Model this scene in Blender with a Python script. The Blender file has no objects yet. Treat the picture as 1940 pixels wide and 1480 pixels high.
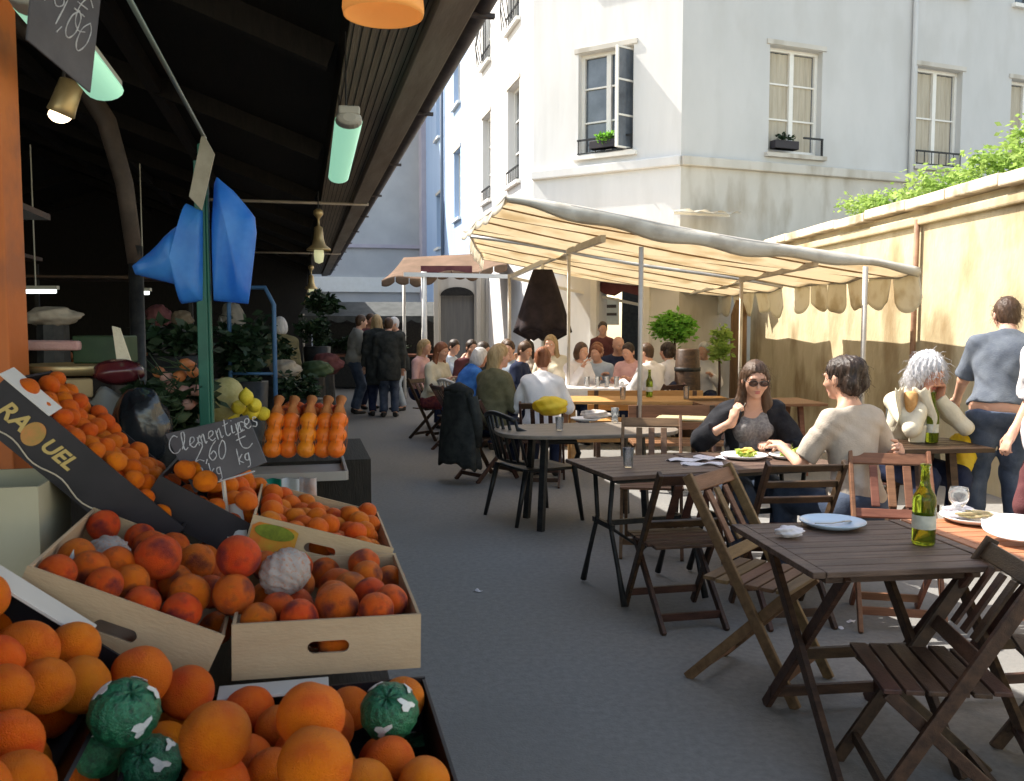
import bpy, bmesh, math, random
import numpy as np
from mathutils import Vector, Matrix, Euler
random.seed(7); rng = np.random.default_rng(7)
SC = bpy.context.scene; COL = SC.collection
# ------------------------------------------------------------------ camera, sky, sun, exposure
FPX, EYE, HOR, VPX = 1700.0, 1.55, 615.0, 571.0
PITCH = math.atan((740 - HOR) / FPX)
cam_d = bpy.data.cameras.new('camera'); cam = bpy.data.objects.new('camera', cam_d); COL.objects.link(cam)
cam.location = (0, 0, EYE); cam.rotation_euler = (math.pi/2 - PITCH, 0, 0)
cam_d.sensor_width = 36; cam_d.lens = 36*FPX/1940; cam_d.clip_start = .05; cam_d.clip_end = 400
cam_d.dof.use_dof = True; cam_d.dof.focus_distance = 6.0; cam_d.dof.aperture_fstop = 11.0
SC.camera = cam
SUN_H, SUN_E = math.radians(-66), math.radians(50)      # heading clockwise from the view direction, elevation
w = bpy.data.worlds.new('World'); SC.world = w; w.use_nodes = True
nt = w.node_tree; bg = nt.nodes['Background']; sky = nt.nodes.new('ShaderNodeTexSky')
sky.sky_type = 'NISHITA'; sky.sun_disc = False; sky.sun_elevation = SUN_E; sky.sun_rotation = SUN_H
wm = nt.nodes.new('ShaderNodeMix'); wm.data_type = 'RGBA'; wm.blend_type = 'MULTIPLY'; wm.inputs[0].default_value = 1; wm.inputs[7].default_value = (1, .83, .64, 1)
nt.links.new(sky.outputs[0], wm.inputs[6]); nt.links.new(wm.outputs[2], bg.inputs[0]); bg.inputs[1].default_value = .15
sd = bpy.data.lights.new('sun', 'SUN'); sd.energy = 2.7; sd.angle = math.radians(.5); sd.color = (1, .95, .86)
sun = bpy.data.objects.new('sun', sd); COL.objects.link(sun)
sdir = Vector((math.sin(SUN_H)*math.cos(SUN_E), math.cos(SUN_H)*math.cos(SUN_E), math.sin(SUN_E)))
sun.rotation_euler = sdir.to_track_quat('Z', 'Y').to_euler(); sun.location = (-20, 30, 40)
SC.view_settings.view_transform = 'Standard'; SC.view_settings.look = 'None'
SC.view_settings.exposure = 2.0; SC.view_settings.gamma = 1
SC.cycles.use_denoising = True; SC.cycles.max_bounces = 8; SC.cycles.diffuse_bounces = 5
SC.cycles.sample_clamp_indirect = 6; SC.cycles.use_adaptive_sampling = True
# ------------------------------------------------------------------ pixel and alley frames
FV = Vector((0, math.cos(PITCH), -math.sin(PITCH))); UV = Vector((0, math.sin(PITCH), math.cos(PITCH)))
def ray(px, py): return FV + Vector((1, 0, 0))*((px-970)/FPX) + UV*((740-py)/FPX)
def at(px, py, Y): r = ray(px, py); return Vector((0, 0, EYE)) + r*(Y/r.y)
def onz(px, py, z=0.0): r = ray(px, py); return Vector((0, 0, EYE)) + r*((z-EYE)/r.z)
AH = math.atan((VPX-970)/FPX); E1 = Vector((math.cos(AH), -math.sin(AH), 0)); E2 = Vector((math.sin(AH), math.cos(AH), 0))
def al(a, b, z=0.0): return E1*a + E2*b + Vector((0, 0, z))
AROT = -AH       # rotation that turns local x,y onto E1,E2
V = Vector
# ------------------------------------------------------------------ materials
def N(nt, t, **k):
    n = nt.nodes.new(t)
    for a, b in k.items(): setattr(n, a, b)
    return n
MATS = {}
def mat(name, c, c2=None, sc=6.0, rough=.7, bump=0.0, bsc=None, spec=.35, stretch=(1, 1, 1), trans=0.0, sss=0.0, vary=0.0,
        emis=None, es=0.0, alpha=1.0, metal=0.0, detail=5.0, lo=.35, hi=.65, c3=None, sc3=1.0, coat=0.0, wave=None, glass=0.0, ior=1.45):
    if name in MATS: return MATS[name]
    m = bpy.data.materials.new(name); m.use_nodes = True; t = m.node_tree; L = t.links.new
    b = t.nodes['Principled BSDF']; out = t.nodes['Material Output']
    col = lambda q: (q[0], q[1], q[2], 1)
    tc = N(t, 'ShaderNodeTexCoord'); mp = N(t, 'ShaderNodeMapping'); mp.inputs['Scale'].default_value = stretch
    L(tc.outputs['Object'], mp.inputs[0])
    src = None
    if c2 is not None:
        nz = N(t, 'ShaderNodeTexNoise'); nz.inputs['Scale'].default_value = sc; nz.inputs['Detail'].default_value = detail
        nz.inputs['Roughness'].default_value = .6
        L(mp.outputs[0], nz.inputs['Vector'])
        r = N(t, 'ShaderNodeValToRGB'); r.color_ramp.elements[0].position = lo; r.color_ramp.elements[1].position = hi
        r.color_ramp.elements[0].color = col(c); r.color_ramp.elements[1].color = col(c2)
        L(nz.outputs['Fac'], r.inputs[0]); src = r.outputs[0]
        if c3 is not None:
            n3 = N(t, 'ShaderNodeTexNoise'); n3.inputs['Scale'].default_value = sc3; n3.inputs['Detail'].default_value = 6
            L(mp.outputs[0], n3.inputs['Vector'])
            r3 = N(t, 'ShaderNodeValToRGB'); r3.color_ramp.elements[0].position = .5; r3.color_ramp.elements[1].position = .66
            r3.color_ramp.elements[0].color = (0, 0, 0, 1); r3.color_ramp.elements[1].color = (1, 1, 1, 1)
            L(n3.outputs['Fac'], r3.inputs[0])
            mx = N(t, 'ShaderNodeMix', data_type='RGBA'); L(r3.outputs[0], mx.inputs[0]); L(src, mx.inputs[6]); mx.inputs[7].default_value = col(c3)
            src = mx.outputs[2]
    if vary > 0:
        oi = N(t, 'ShaderNodeObjectInfo'); hs = N(t, 'ShaderNodeHueSaturation')
        a1 = N(t, 'ShaderNodeMapRange'); a1.inputs[3].default_value = .5-vary*.12; a1.inputs[4].default_value = .5+vary*.12
        a2 = N(t, 'ShaderNodeMapRange'); a2.inputs[3].default_value = 1-vary; a2.inputs[4].default_value = 1+vary*.6
        L(oi.outputs['Random'], a1.inputs[0])
        mm = N(t, 'ShaderNodeMath', operation='MULTIPLY'); L(oi.outputs['Random'], mm.inputs[0]); mm.inputs[1].default_value = 7.31
        fr = N(t, 'ShaderNodeMath', operation='FRACT'); L(mm.outputs[0], fr.inputs[0]); L(fr.outputs[0], a2.inputs[0])
        L(a1.outputs[0], hs.inputs['Hue']); L(a2.outputs[0], hs.inputs['Value'])
        if src is not None: L(src, hs.inputs['Color'])
        else: hs.inputs['Color'].default_value = col(c)
        src = hs.outputs[0]
    if src is not None: L(src, b.inputs['Base Color'])
    else: b.inputs['Base Color'].default_value = col(c)
    b.inputs['Roughness'].default_value = rough; b.inputs['Specular IOR Level'].default_value = spec; b.inputs['Metallic'].default_value = metal
    if coat: b.inputs['Coat Weight'].default_value = coat
    if sss: b.inputs['Subsurface Weight'].default_value = sss; b.inputs['Subsurface Radius'].default_value = (.02, .008, .004)
    if alpha < 1: b.inputs['Alpha'].default_value = alpha
    if glass: b.inputs['Transmission Weight'].default_value = glass; b.inputs['IOR'].default_value = ior
    if emis: b.inputs['Emission Color'].default_value = col(emis); b.inputs['Emission Strength'].default_value = es
    if bump:
        nb = N(t, 'ShaderNodeTexNoise'); nb.inputs['Scale'].default_value = bsc or sc*4; nb.inputs['Detail'].default_value = 6
        L(mp.outputs[0], nb.inputs['Vector']); bp = N(t, 'ShaderNodeBump'); bp.inputs['Strength'].default_value = min(1, bump); bp.inputs['Distance'].default_value = .01
        L(nb.outputs['Fac'], bp.inputs['Height']); L(bp.outputs[0], b.inputs['Normal'])
    if trans > 0:
        tr = N(t, 'ShaderNodeBsdfTranslucent'); ms = N(t, 'ShaderNodeMixShader'); ms.inputs[0].default_value = trans
        if src is not None: L(src, tr.inputs[0])
        else: tr.inputs[0].default_value = col(c)
        L(b.outputs[0], ms.inputs[1]); L(tr.outputs[0], ms.inputs[2]); L(ms.outputs[0], out.inputs[0])
    MATS[name] = m; return m
# ------------------------------------------------------------------ mesh builder
class MB:
    def __init__(s): s.v = []; s.f = []
    def add(s, vs, fs):
        o = len(s.v); s.v += [tuple(q) for q in vs]; s.f += [tuple(i+o for i in f) for f in fs]; return s
    def box(s, c, d, rot=None):
        c = V(c); x, y, z = d[0]/2, d[1]/2, d[2]/2; R = rot or Matrix.Identity(3)
        vs = [c + R @ V((sx*x, sy*y, sz*z)) for sx in (-1, 1) for sy in (-1, 1) for sz in (-1, 1)]
        return s.add(vs, [(0, 1, 3, 2), (4, 6, 7, 5), (0, 4, 5, 1), (2, 3, 7, 6), (0, 2, 6, 4), (1, 5, 7, 3)])
    def bar(s, p, q, w, h, up=(0, 0, 1)):
        p, q = V(p), V(q); d = (q-p); L = d.length; d.normalize(); u = V(up); x = d.cross(u)
        if x.length < 1e-4: x = d.cross(V((1, 0, 0)))
        x.normalize(); u = x.cross(d)
        R = Matrix((x, d, u)).transposed(); return s.box((p+q)/2, (w, L, h), R)
    def tube(s, pts, r, n=10, cap=True):
        pts = [V(p) for p in pts]; rs = r if isinstance(r, (list, tuple)) else [r]*len(pts); o = len(s.v); vs = []; fs = []
        ref = None
        for i, p in enumerate(pts):
            d = (pts[min(i+1, len(pts)-1)] - pts[max(i-1, 0)]).normalized()
            if ref is None: ref = d.orthogonal().normalized()
            x = (ref - d*ref.dot(d)).normalized(); y = d.cross(x); ref = x
            for k in range(n):
                a = 2*math.pi*k/n; vs.append(p + (x*math.cos(a)+y*math.sin(a))*rs[i])
        for i in range(len(pts)-1):
            for k in range(n): fs.append((i*n+k, i*n+(k+1) % n, (i+1)*n+(k+1) % n, (i+1)*n+k))
        if cap: fs.append(tuple(range(n))[::-1]); fs.append(tuple((len(pts)-1)*n+k for k in range(n)))
        return s.add(vs, fs)
    def lathe(s, prof, c=(0, 0, 0), n=20, R=None, cap=True):
        vs = []; fs = []; c = V(c); R = R or Matrix.Identity(3)
        for r, z in prof:
            for k in range(n): a = 2*math.pi*k/n; vs.append(c + R @ V((r*math.cos(a), r*math.sin(a), z)))
        for i in range(len(prof)-1):
            for k in range(n): fs.append((i*n+k, i*n+(k+1) % n, (i+1)*n+(k+1) % n, (i+1)*n+k))
        if cap:
            if prof[0][0] > 1e-5: fs.append(tuple(range(n))[::-1])
            if prof[-1][0] > 1e-5: fs.append(tuple((len(prof)-1)*n+k for k in range(n)))
        return s.add(vs, fs)
    def ball(s, c, r, n=12, m=8, R=None, jit=0):
        if not isinstance(r, (list, tuple)): r = (r, r, r)
        R = R or Matrix.Identity(3); c = V(c); vs = [c + R @ V((0, 0, r[2]))]; fs = []
        for i in range(1, m):
            t = math.pi*i/m
            for k in range(n):
                a = 2*math.pi*k/n; j = 1+random.uniform(-jit, jit)
                vs.append(c + R @ V((r[0]*math.sin(t)*math.cos(a)*j, r[1]*math.sin(t)*math.sin(a)*j, r[2]*math.cos(t)*j)))
        vs.append(c - R @ V((0, 0, r[2]))); e = len(vs)-1
        for k in range(n): fs.append((0, 1+k, 1+(k+1) % n)); fs.append((e, 1+(m-2)*n+(k+1) % n, 1+(m-2)*n+k))
        for i in range(m-2):
            for k in range(n): fs.append((1+i*n+k, 1+(i+1)*n+k, 1+(i+1)*n+(k+1) % n, 1+i*n+(k+1) % n))
        return s.add(vs, fs)
    def grid(s, fn, nu, nv, t=0.0):
        P = [[V(fn(i/nu, j/nv)) for j in range(nv+1)] for i in range(nu+1)]; W = nv+1
        if t <= 0: return s.add([p for r in P for p in r], [(i*W+j, (i+1)*W+j, (i+1)*W+j+1, i*W+j+1) for i in range(nu) for j in range(nv)])
        Nn = []
        for i in range(nu+1):
            for j in range(nv+1):
                a = P[min(i+1, nu)][j]-P[max(i-1, 0)][j]; b = P[i][min(j+1, nv)]-P[i][max(j-1, 0)]; c = a.cross(b); Nn.append(c.normalized() if c.length > 1e-9 else V((0, 0, 1)))
        A = [p for r in P for p in r]; n = len(A); vs = A + [A[k]-Nn[k]*t for k in range(n)]; fs = []
        for i in range(nu):
            for j in range(nv):
                q = (i*W+j, (i+1)*W+j, (i+1)*W+j+1, i*W+j+1); fs.append(q); fs.append(tuple(x+n for x in q[::-1]))
        e = [(i*W, (i+1)*W) for i in range(nu)] + [((i+1)*W+nv, i*W+nv) for i in range(nu)] + [(j+1, j) for j in range(nv)] + [(nu*W+j, nu*W+j+1) for j in range(nv)]
        for a, b in e: fs.append((b, a, a+n, b+n))
        return s.add(vs, fs)
    def prism(s, poly, t, M=None):
        n = len(poly); M = M or Matrix.Identity(4)
        vs = [M @ V((p[0], p[1], 0)) for p in poly] + [M @ V((p[0], p[1], t)) for p in poly]
        return s.add(vs, [tuple(range(n))[::-1], tuple(range(n, 2*n))] + [(i, (i+1) % n, n+(i+1) % n, n+i) for i in range(n)])
    def build(s, name, m, parent=None, smooth=False, bevel=0.0, loc=None, rotz=None, sub=0):
        me = bpy.data.meshes.new(name); me.from_pydata(s.v, [], s.f); me.update()
        o = bpy.data.objects.new(name, me); COL.objects.link(o); me.materials.append(m)
        if parent is not None: o.parent = parent
        if loc is not None: o.location = loc
        if rotz is not None: o.rotation_euler = (0, 0, rotz)
        if smooth:
            me.polygons.foreach_set('use_smooth', [True]*len(me.polygons))
            if smooth == 'auto': me.set_sharp_from_angle(angle=math.radians(40))
        if bevel > 0:
            b = o.modifiers.new('bevel', 'BEVEL'); b.width = bevel; b.segments = 2; b.limit_method = 'ANGLE'; b.angle_limit = math.radians(40)
        if sub: q = o.modifiers.new('sub', 'SUBSURF'); q.levels = sub; q.render_levels = sub
        return o
def tag(o, label=None, cat=None, group=None, kind=None):
    if label: o['label'] = label
    if cat: o['category'] = cat
    if group: o['group'] = group
    if kind: o['kind'] = kind
    return o
def thing(name, label, cat, loc=(0, 0, 0), rotz=0, group=None):
    o = bpy.data.objects.new(name, None); COL.objects.link(o); o.location = loc; o.rotation_euler = (0, 0, rotz); o.empty_display_size = .1
    return tag(o, label, cat, group)
def dup(root, loc, rotz=0.0, label=None, group=None, rot=None, scale=None):
    def rec(o, par):
        c = o.copy(); COL.objects.link(c)
        if par is not None: c.parent = par
        for k in o.children: rec(k, c)
        return c
    r = rec(root, None); r.location = loc; r.rotation_euler = rot if rot is not None else (0, 0, rotz)
    if scale: r.scale = scale if isinstance(scale, (tuple, list)) else (scale,)*3
    if label: r['label'] = label
    if group: r['group'] = group
    return r
def text_mesh(s, size, depth=.002, bold=0.0, shear=0.0):
    """letters as real thin raised geometry; returns MB in the local xy plane"""
    c = bpy.data.curves.new('t', 'FONT'); c.body = s; c.size = size; c.extrude = depth; c.offset = bold; c.shear = shear
    c.align_x = 'CENTER'; c.align_y = 'CENTER'; c.resolution_u = 3
    o = bpy.data.objects.new('t', c); COL.objects.link(o); me = o.to_mesh()
    mb = MB(); mb.add([v.co.copy() for v in me.vertices], [tuple(p.vertices) for p in me.polygons])
    o.to_mesh_clear(); bpy.data.objects.remove(o); bpy.data.curves.remove(c); return mb
def xform(mb, M): mb.v = [tuple(M @ V(p)) for p in mb.v]; return mb
# ------------------------------------------------------------------ signed distance bodies
def smin(a, b, k):
    if k <= 0: return np.minimum(a, b)
    h = np.clip(.5+.5*(b-a)/k, 0, 1); return b*(1-h)+a*h-k*h*(1-h)
def prim_eval(p, P):
    t = p[0]
    if t == 'cone':
        a, b, ra, rb = np.array(p[1], float), np.array(p[2], float), p[3], p[4]; ba = b-a; q = P-a
        h = np.clip((q@ba)/max(ba@ba, 1e-9), 0, 1); d = np.linalg.norm(q-h[..., None]*ba, axis=-1)-(ra+(rb-ra)*h)
    else:
        c, r, R = np.array(p[1], float), np.array(p[2], float), p[3]; q = P-c
        if R is not None: q = q@np.array(R)
        k0 = np.linalg.norm(q/r, axis=-1); k1 = np.linalg.norm(q/(r*r), axis=-1); d = k0*(k0-1)/np.maximum(k1, 1e-6)
    return d
def prim_box(p):
    if p[0] == 'cone':
        a, b = np.array(p[1], float), np.array(p[2], float); r = max(p[3], p[4]); return np.minimum(a, b)-r, np.maximum(a, b)+r
    c = np.array(p[1], float); r = max(p[2]); return c-r, c+r
def sdf_mesh(prims, h, k=.03, infl=0.0, noise=None):
    """prims: (type,...,opts) with opts dict at the end: k, clip [(pt,n)], sub"""
    bx = [prim_box(p) for p in prims if not p[-1].get('sub')]
    lo = np.min([b[0] for b in bx], 0)-infl-3*h; hi = np.max([b[1] for b in bx], 0)+infl+3*h
    n = np.ceil((hi-lo)/h).astype(int)+1; ax = [lo[i]+h*np.arange(n[i]) for i in range(3)]
    G = np.full(n, .5, np.float32)
    for p in prims:
        o = p[-1]; kk = o.get('k', k); b0, b1 = prim_box(p); pad = kk+infl+3*h+o.get('infl', 0)
        i0 = np.maximum(((b0-pad-lo)/h).astype(int), 0); i1 = np.minimum(((b1+pad-lo)/h).astype(int)+2, n)
        if np.any(i1 <= i0): continue
        X, Y, Z = np.meshgrid(ax[0][i0[0]:i1[0]], ax[1][i0[1]:i1[1]], ax[2][i0[2]:i1[2]], indexing='ij'); P = np.stack([X, Y, Z], -1)
        d = prim_eval(p, P)-infl-o.get('infl', 0)
        for pt, nn in o.get('clip', ()): d = np.maximum(d, (P-np.array(pt))@np.array(nn))
        S = G[i0[0]:i1[0], i0[1]:i1[1], i0[2]:i1[2]]
        G[i0[0]:i1[0], i0[1]:i1[1], i0[2]:i1[2]] = (-smin(-S, d, kk)) if o.get('sub') else smin(S, d, kk)
    if noise is not None:
        X, Y, Z = np.meshgrid(*ax, indexing='ij'); G = G+noise(X, Y, Z)
    ins = G < 0
    # surface nets
    acc = np.zeros(tuple(n-1)+(3,), np.float32); cnt = np.zeros(tuple(n-1), np.float32)
    cor = [(i, j, l) for i in (0, 1) for j in (0, 1) for l in (0, 1)]
    sl = lambda c: tuple(slice(c[i], n[i]-1+c[i]) for i in range(3))
    for c in cor:
        for a in range(3):
            if c[a]: continue
            c2 = list(c); c2[a] = 1; A = G[sl(c)]; B = G[sl(c2)]; m = (A < 0) != (B < 0)
            t = np.where(m, A/np.where(m, A-B, 1), 0)
            for q in range(3): acc[..., q] += np.where(m, (t if q == a else c[q]), 0)
            cnt += m
    m = cnt > 0; idx = -np.ones(m.shape, int); idx[m] = np.arange(m.sum())
    ijk = np.argwhere(m); vs = lo+h*(ijk+acc[m]/cnt[m][:, None])
    fs = []
    for a in range(3):
        b, c = (a+1) % 3, (a+2) % 3
        s0 = [slice(1, n[i]-1) for i in range(3)]; s1 = list(s0); s0[a] = slice(0, n[a]-1); s1[a] = slice(1, n[a])
        e0, e1 = ins[tuple(s0)], ins[tuple(s1)]; w_ = np.argwhere(e0 != e1)
        if len(w_) == 0: continue
        st = e0[tuple(w_.T)]; off = np.array([1, 1, 1]); off[a] = 0; w_ = w_+off
        def g(db, dc): q = w_.copy(); q[:, b] -= db; q[:, c] -= dc; return idx[tuple(q.T)]
        Q = np.stack([g(1, 1), g(0, 1), g(0, 0), g(1, 0)], 1); Q[~st] = Q[~st][:, ::-1]; fs.append(Q)
    return vs, np.concatenate(fs)
def np_mesh(name, vs, fs, m, parent=None):
    me = bpy.data.meshes.new(name); me.vertices.add(len(vs)); me.vertices.foreach_set('co', np.asarray(vs, np.float32).ravel())
    me.loops.add(len(fs)*4); me.loops.foreach_set('vertex_index', fs.astype(np.int32).ravel())
    me.polygons.add(len(fs)); me.polygons.foreach_set('loop_start', np.arange(0, len(fs)*4, 4, dtype=np.int32))
    me.polygons.foreach_set('use_smooth', np.ones(len(fs), bool)); me.update(calc_edges=True); me.validate()
    o = bpy.data.objects.new(name, me); COL.objects.link(o); me.materials.append(m)
    if parent is not None: o.parent = parent
    return o
# ------------------------------------------------------------------ people
def ik(A, T, l1, l2, pole):
    A, T = V(A), V(T); d = T-A; L = min(d.length, (l1+l2)*.995); d.normalize(); T = A+d*L
    x = (l1*l1-l2*l2+L*L)/(2*L); y = math.sqrt(max(l1*l1-x*x, 0)); p = V(pole); p = (p-d*p.dot(d)).normalized()
    return A+d*x+p*y, T
SKIN = mat('skin', (.56, .31, .21), (.62, .36, .26), 9, .5, spec=.3, sss=.06)
SKIN2 = mat('skin_tanned', (.45, .21, .13), (.52, .26, .17), 9, .5, spec=.3, sss=.06)
EYEW = mat('eye_white', (.75, .72, .7), rough=.2); IRIS = mat('iris', (.05, .03, .02), rough=.2); LIP = mat('lips', (.45, .13, .12), rough=.4)
SHOE = mat('shoe_leather', (.02, .018, .016), (.04, .035, .03), 20, .5)
BLACKF = mat('glasses_frame', (.02, .02, .02), rough=.3)
def hand_prims(W, d, nrm, side, curl=.5, r0=.0082, spread=.16):
    """W wrist, d pointing direction, nrm palm normal, side +1 thumb towards +t"""
    d = V(d).normalized(); nrm = V(nrm); nrm = (nrm-d*nrm.dot(d)).normalized(); t = d.cross(nrm)*side
    R = Matrix((t, nrm, d)).transposed()
    pr = [('ell', W+d*.052, (.036, .015, .05), R, {'k': .012}), ('cone', W-d*.02, W+d*.03, .024, .024, {'k': .02})]
    for i, (o, L) in enumerate(((.027, .068), (.009, .076), (-.009, .071), (-.026, .056))):
        b = W+d*.088+t*o; a = spread*(.9-i*.6); dd = (d+t*a*.5).normalized(); c = curl*(1+.12*i)
        for j, f in enumerate((.45, .32, .23)):
            ang = c*(.5+.9*j); q = dd*math.cos(ang)+nrm*math.sin(ang); e = b+q*L*f
            pr.append(('cone', b, e, r0*(1.05-.1*j), r0*(.98-.12*j), {'k': .004})); b = e
    b = W+d*.025+t*.028; q = (d*.7+t*.65+nrm*.35).normalized(); e = b+q*.042; pr.append(('cone', b, e, .014, .0105, {'k': .01}))
    q = (d*.85+t*.15+nrm*(.3+.5*curl)).normalized(); pr.append(('cone', e, e+q*.034, .0105, .0085, {'k': .006}))
    return pr
def folds(amp, sc=1.0, seed=0):
    def f(X, Y, Z):
        a = np.sin((X*21+Z*34+seed)*sc+2*np.sin(Y*17*sc+seed*2)+1.5*np.sin(Z*11*sc)); b = np.sin((Y*26-Z*19+seed*3)*sc+2*np.sin(X*15*sc))
        c = np.sin((X*47-Y*38+Z*29)*sc+3*np.sin(Z*23*sc+seed)); return (amp*(a*.6+b*.5+c*.3)).astype(np.float32)
    return f
def person(label, loc, rot=0.0, sit=True, lean=.12, side=0.0, twist=0.0, s=1.0, woman=True, wr=None, wl=None, pr_=(.4, -.5, -.8), pl_=(-.4, -.5, -.8),
           head=(0, .1, 0), neckf=.03, top=None, sleeve=1.0, topt=.013, hem=.06, bottom=None, blen=1.0, hair='short', hairm=None, h=.014, skin=None,
           hipz=None, kneel=None, kneer=None, footl=None, footr=None, glasses=False, curl=(.6, .6), palm=((0, 0, -1), (0, 0, -1)), hdir=(None, None),
           neck_open=0.0, group=None, beard=None, jacket=None, fat=1.0, btop=.09):
    skin = skin or SKIN; sw = .155 if woman else .178; hz = hipz or (.54 if sit else .93)
    P = V((0, 0, hz)); D = V((math.sin(side), math.sin(lean)*math.cos(side), math.cos(lean)*math.cos(side))).normalized()
    Rt = V((math.cos(twist), math.sin(twist), 0)); Rt = (Rt-D*Rt.dot(D)).normalized(); Fw = D.cross(Rt)
    RS = Matrix((Rt, Fw, D)).transposed()
    S = P+D*.475; NB = S+D*.06+Fw*neckf*.5
    Hc = NB+V((0, 0, .125))*.9+D*.03+Fw*(neckf+.02)
    RH = Matrix.Rotation(head[0]+twist*.5, 3, 'Z') @ Matrix.Rotation(-head[1], 3, 'X') @ Matrix.Rotation(head[2], 3, 'Y')
    hp = lambda x, y, z: Hc+RH @ V((x, y, z))
    k = 1.0 if woman else 1.08; g = fat
    torso = [('ell', P+D*.03, (.165*g, .118*g, .125), RS, {'k': .06}), ('ell', P+D*.19, (.128*k*g, .1*g, .15), RS, {'k': .06}),
             ('ell', P+D*.34+Fw*.005, (.148*k*g, .108*g, .155), RS, {'k': .06}), ('cone', S-Rt*(sw-.035)-D*.035, S+Rt*(sw-.035)-D*.035, .052*k, .052*k, {'k': .05})]
    if woman:
        torso += [('ell', P+D*.35+Fw*.085+Rt*x, (.055, .05, .055), RS, {'k': .03}) for x in (-.062, .062)]
    trap = [('cone', NB-D*.005-Fw*.01, S+Rt*x*(sw-.05)-D*.015, .042, .04, {'k': .04}) for x in (-1, 1)]
    neck = [('cone', S-D*.02, hp(0, -.015, -.03), .052*k, .047*k, {'k': .03})]
    hd = [('ell', hp(0, -.012, .028), (.074, .092, .09), RH, {'k': .02}), ('ell', hp(0, .022, -.035), (.058, .064, .072), RH, {'k': .03}),
          ('ell', hp(0, .062, -.088), (.022, .02, .018), RH, {'k': .03}), ('cone', hp(0, .082, .012), hp(0, .104, -.022), .007, .0125, {'k': .012}),
          ('ell', hp(0, .074, .03), (.05, .016, .012), RH, {'k': .02})]
    hd += [('ell', hp(x*.078, -.008, -.008), (.01, .02, .032), RH, {'k': .008}) for x in (-1, 1)]
    hd += [('ell', hp(x*.04, .055, -.02), (.026, .026, .026), RH, {'k': .02}) for x in (-1, 1)]
    hd += [('ell', hp(x*.031, .092, .008), (.019, .014, .011), RH, {'k': .008, 'sub': 1}) for x in (-1, 1)]
    if h < .01:
        hd += [('ell', hp(0, .081, -.052), (.024, .011, .006), RH, {'k': .006}), ('ell', hp(0, .079, -.063), (.02, .011, .006), RH, {'k': .006}),
               ('ell', hp(0, .094, -.0575), (.02, .006, .0022), RH, {'k': .003, 'sub': 1})]
    arms = []; ends = []
    for sgn, T, pole, i in ((1, wr, pr_, 0), (-1, wl, pl_, 1)):
        A = S+Rt*sgn*sw-D*.03
        if T is None: T = A+V((sgn*.05, .22 if sit else .05, -.42 if sit else -.54))
        pole = V((pole[0], pole[1], pole[2])); E, T = ik(A, T, .285, .245, pole)
        arms.append((A, E, T, sgn)); ends.append((T, (T-E).normalized()))
    legs = []
    for sgn, kn, ft in ((1, kneer, footr), (-1, kneel, footl)):
        A = P+V((sgn*.088, 0, -.03))
        if sit: kn = V(kn) if kn else V((sgn*.12, .43, .50)); ft = V(ft) if ft else V((sgn*.12, .40, .075))
        else: ft = V(ft) if ft else V((sgn*.1, -.01, .075)); kn, _ = ik(A, ft, (hz-.1)*.52, (hz-.1)*.52, kn or (0, 1, 0))
        legs.append((A, kn, ft, sgn))
    body = list(torso)+trap+neck+hd
    for i, (A, E, T, sgn) in enumerate(arms):
        m = .92 if woman else 1.05
        body += [('cone', A, E, .046*m, .036*m, {'k': .03}), ('cone', E, T, .037*m, .024*m, {'k': .015})]
        d = V(hdir[i]) if hdir[i] is not None else (T-E).normalized()
        body += hand_prims(T, d, palm[i], -sgn if V(palm[i]).z <= 0 else sgn, curl[i], max(.0085, .8*h), .16)
    for A, K, T, sgn in legs:
        body += [('cone', A, K, .08*k, .055*k, {'k': .04}), ('cone', K, T, .054*k, .036*k, {'k': .02}), ('cone', T, T+V((sgn*.02, .13, -.045)), .035, .028, {'k': .02})]
    vs, fs = sdf_mesh(body, h); o = np_mesh('person', vs, fs, skin); tag(o, label, 'person', group)
    o.location = loc; o.rotation_euler = (0, 0, rot); o.scale = (s, s, s)
    # shirt
    if top is not None:
        npt = NB+D*(.0-neck_open)+Fw*0; cl = {'clip': [(tuple(npt+Fw*(-.03)), tuple((D+Fw*(.25+neck_open*6)).normalized()))]}
        hb = P-D*hem
        tp = [p[:-1]+(dict(p[-1], **{'clip': cl['clip']+[(tuple(hb), tuple(-D))]}),) for p in torso+trap]
        if hem > .1: tp.append(('ell', P-D*(hem*.5), (.175*g, .13*g, hem*.75+.08), RS, {'k': .04, 'clip': [(tuple(hb), tuple(-D))]}))
        for A, E, T, sgn in arms:
            m = (.92 if woman else 1.05); f1 = min(1, sleeve/.5); e1 = A+(E-A)*f1; c = [(tuple(e1), tuple((E-A).normalized()))] if f1 < 1 or sleeve <= .5 else []
            tp.append(('cone', A, e1, .05*m, .043*m if f1 >= 1 else .05*m, {'k': .03, 'clip': c}))
            if sleeve > .5:
                f2 = (sleeve-.5)/.5; e2 = E+(T-E)*f2; tp.append(('cone', E, e2, .042*m, .032*m, {'k': .02, 'clip': [(tuple(e2), tuple((T-E).normalized()))]}))
        vs, fs = sdf_mesh(tp, h, infl=topt, noise=folds(.005 if h > .01 else min(.0085, topt*.42), seed=rng.uniform(0, 9))); np_mesh('shirt', vs, fs, top, o)
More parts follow.
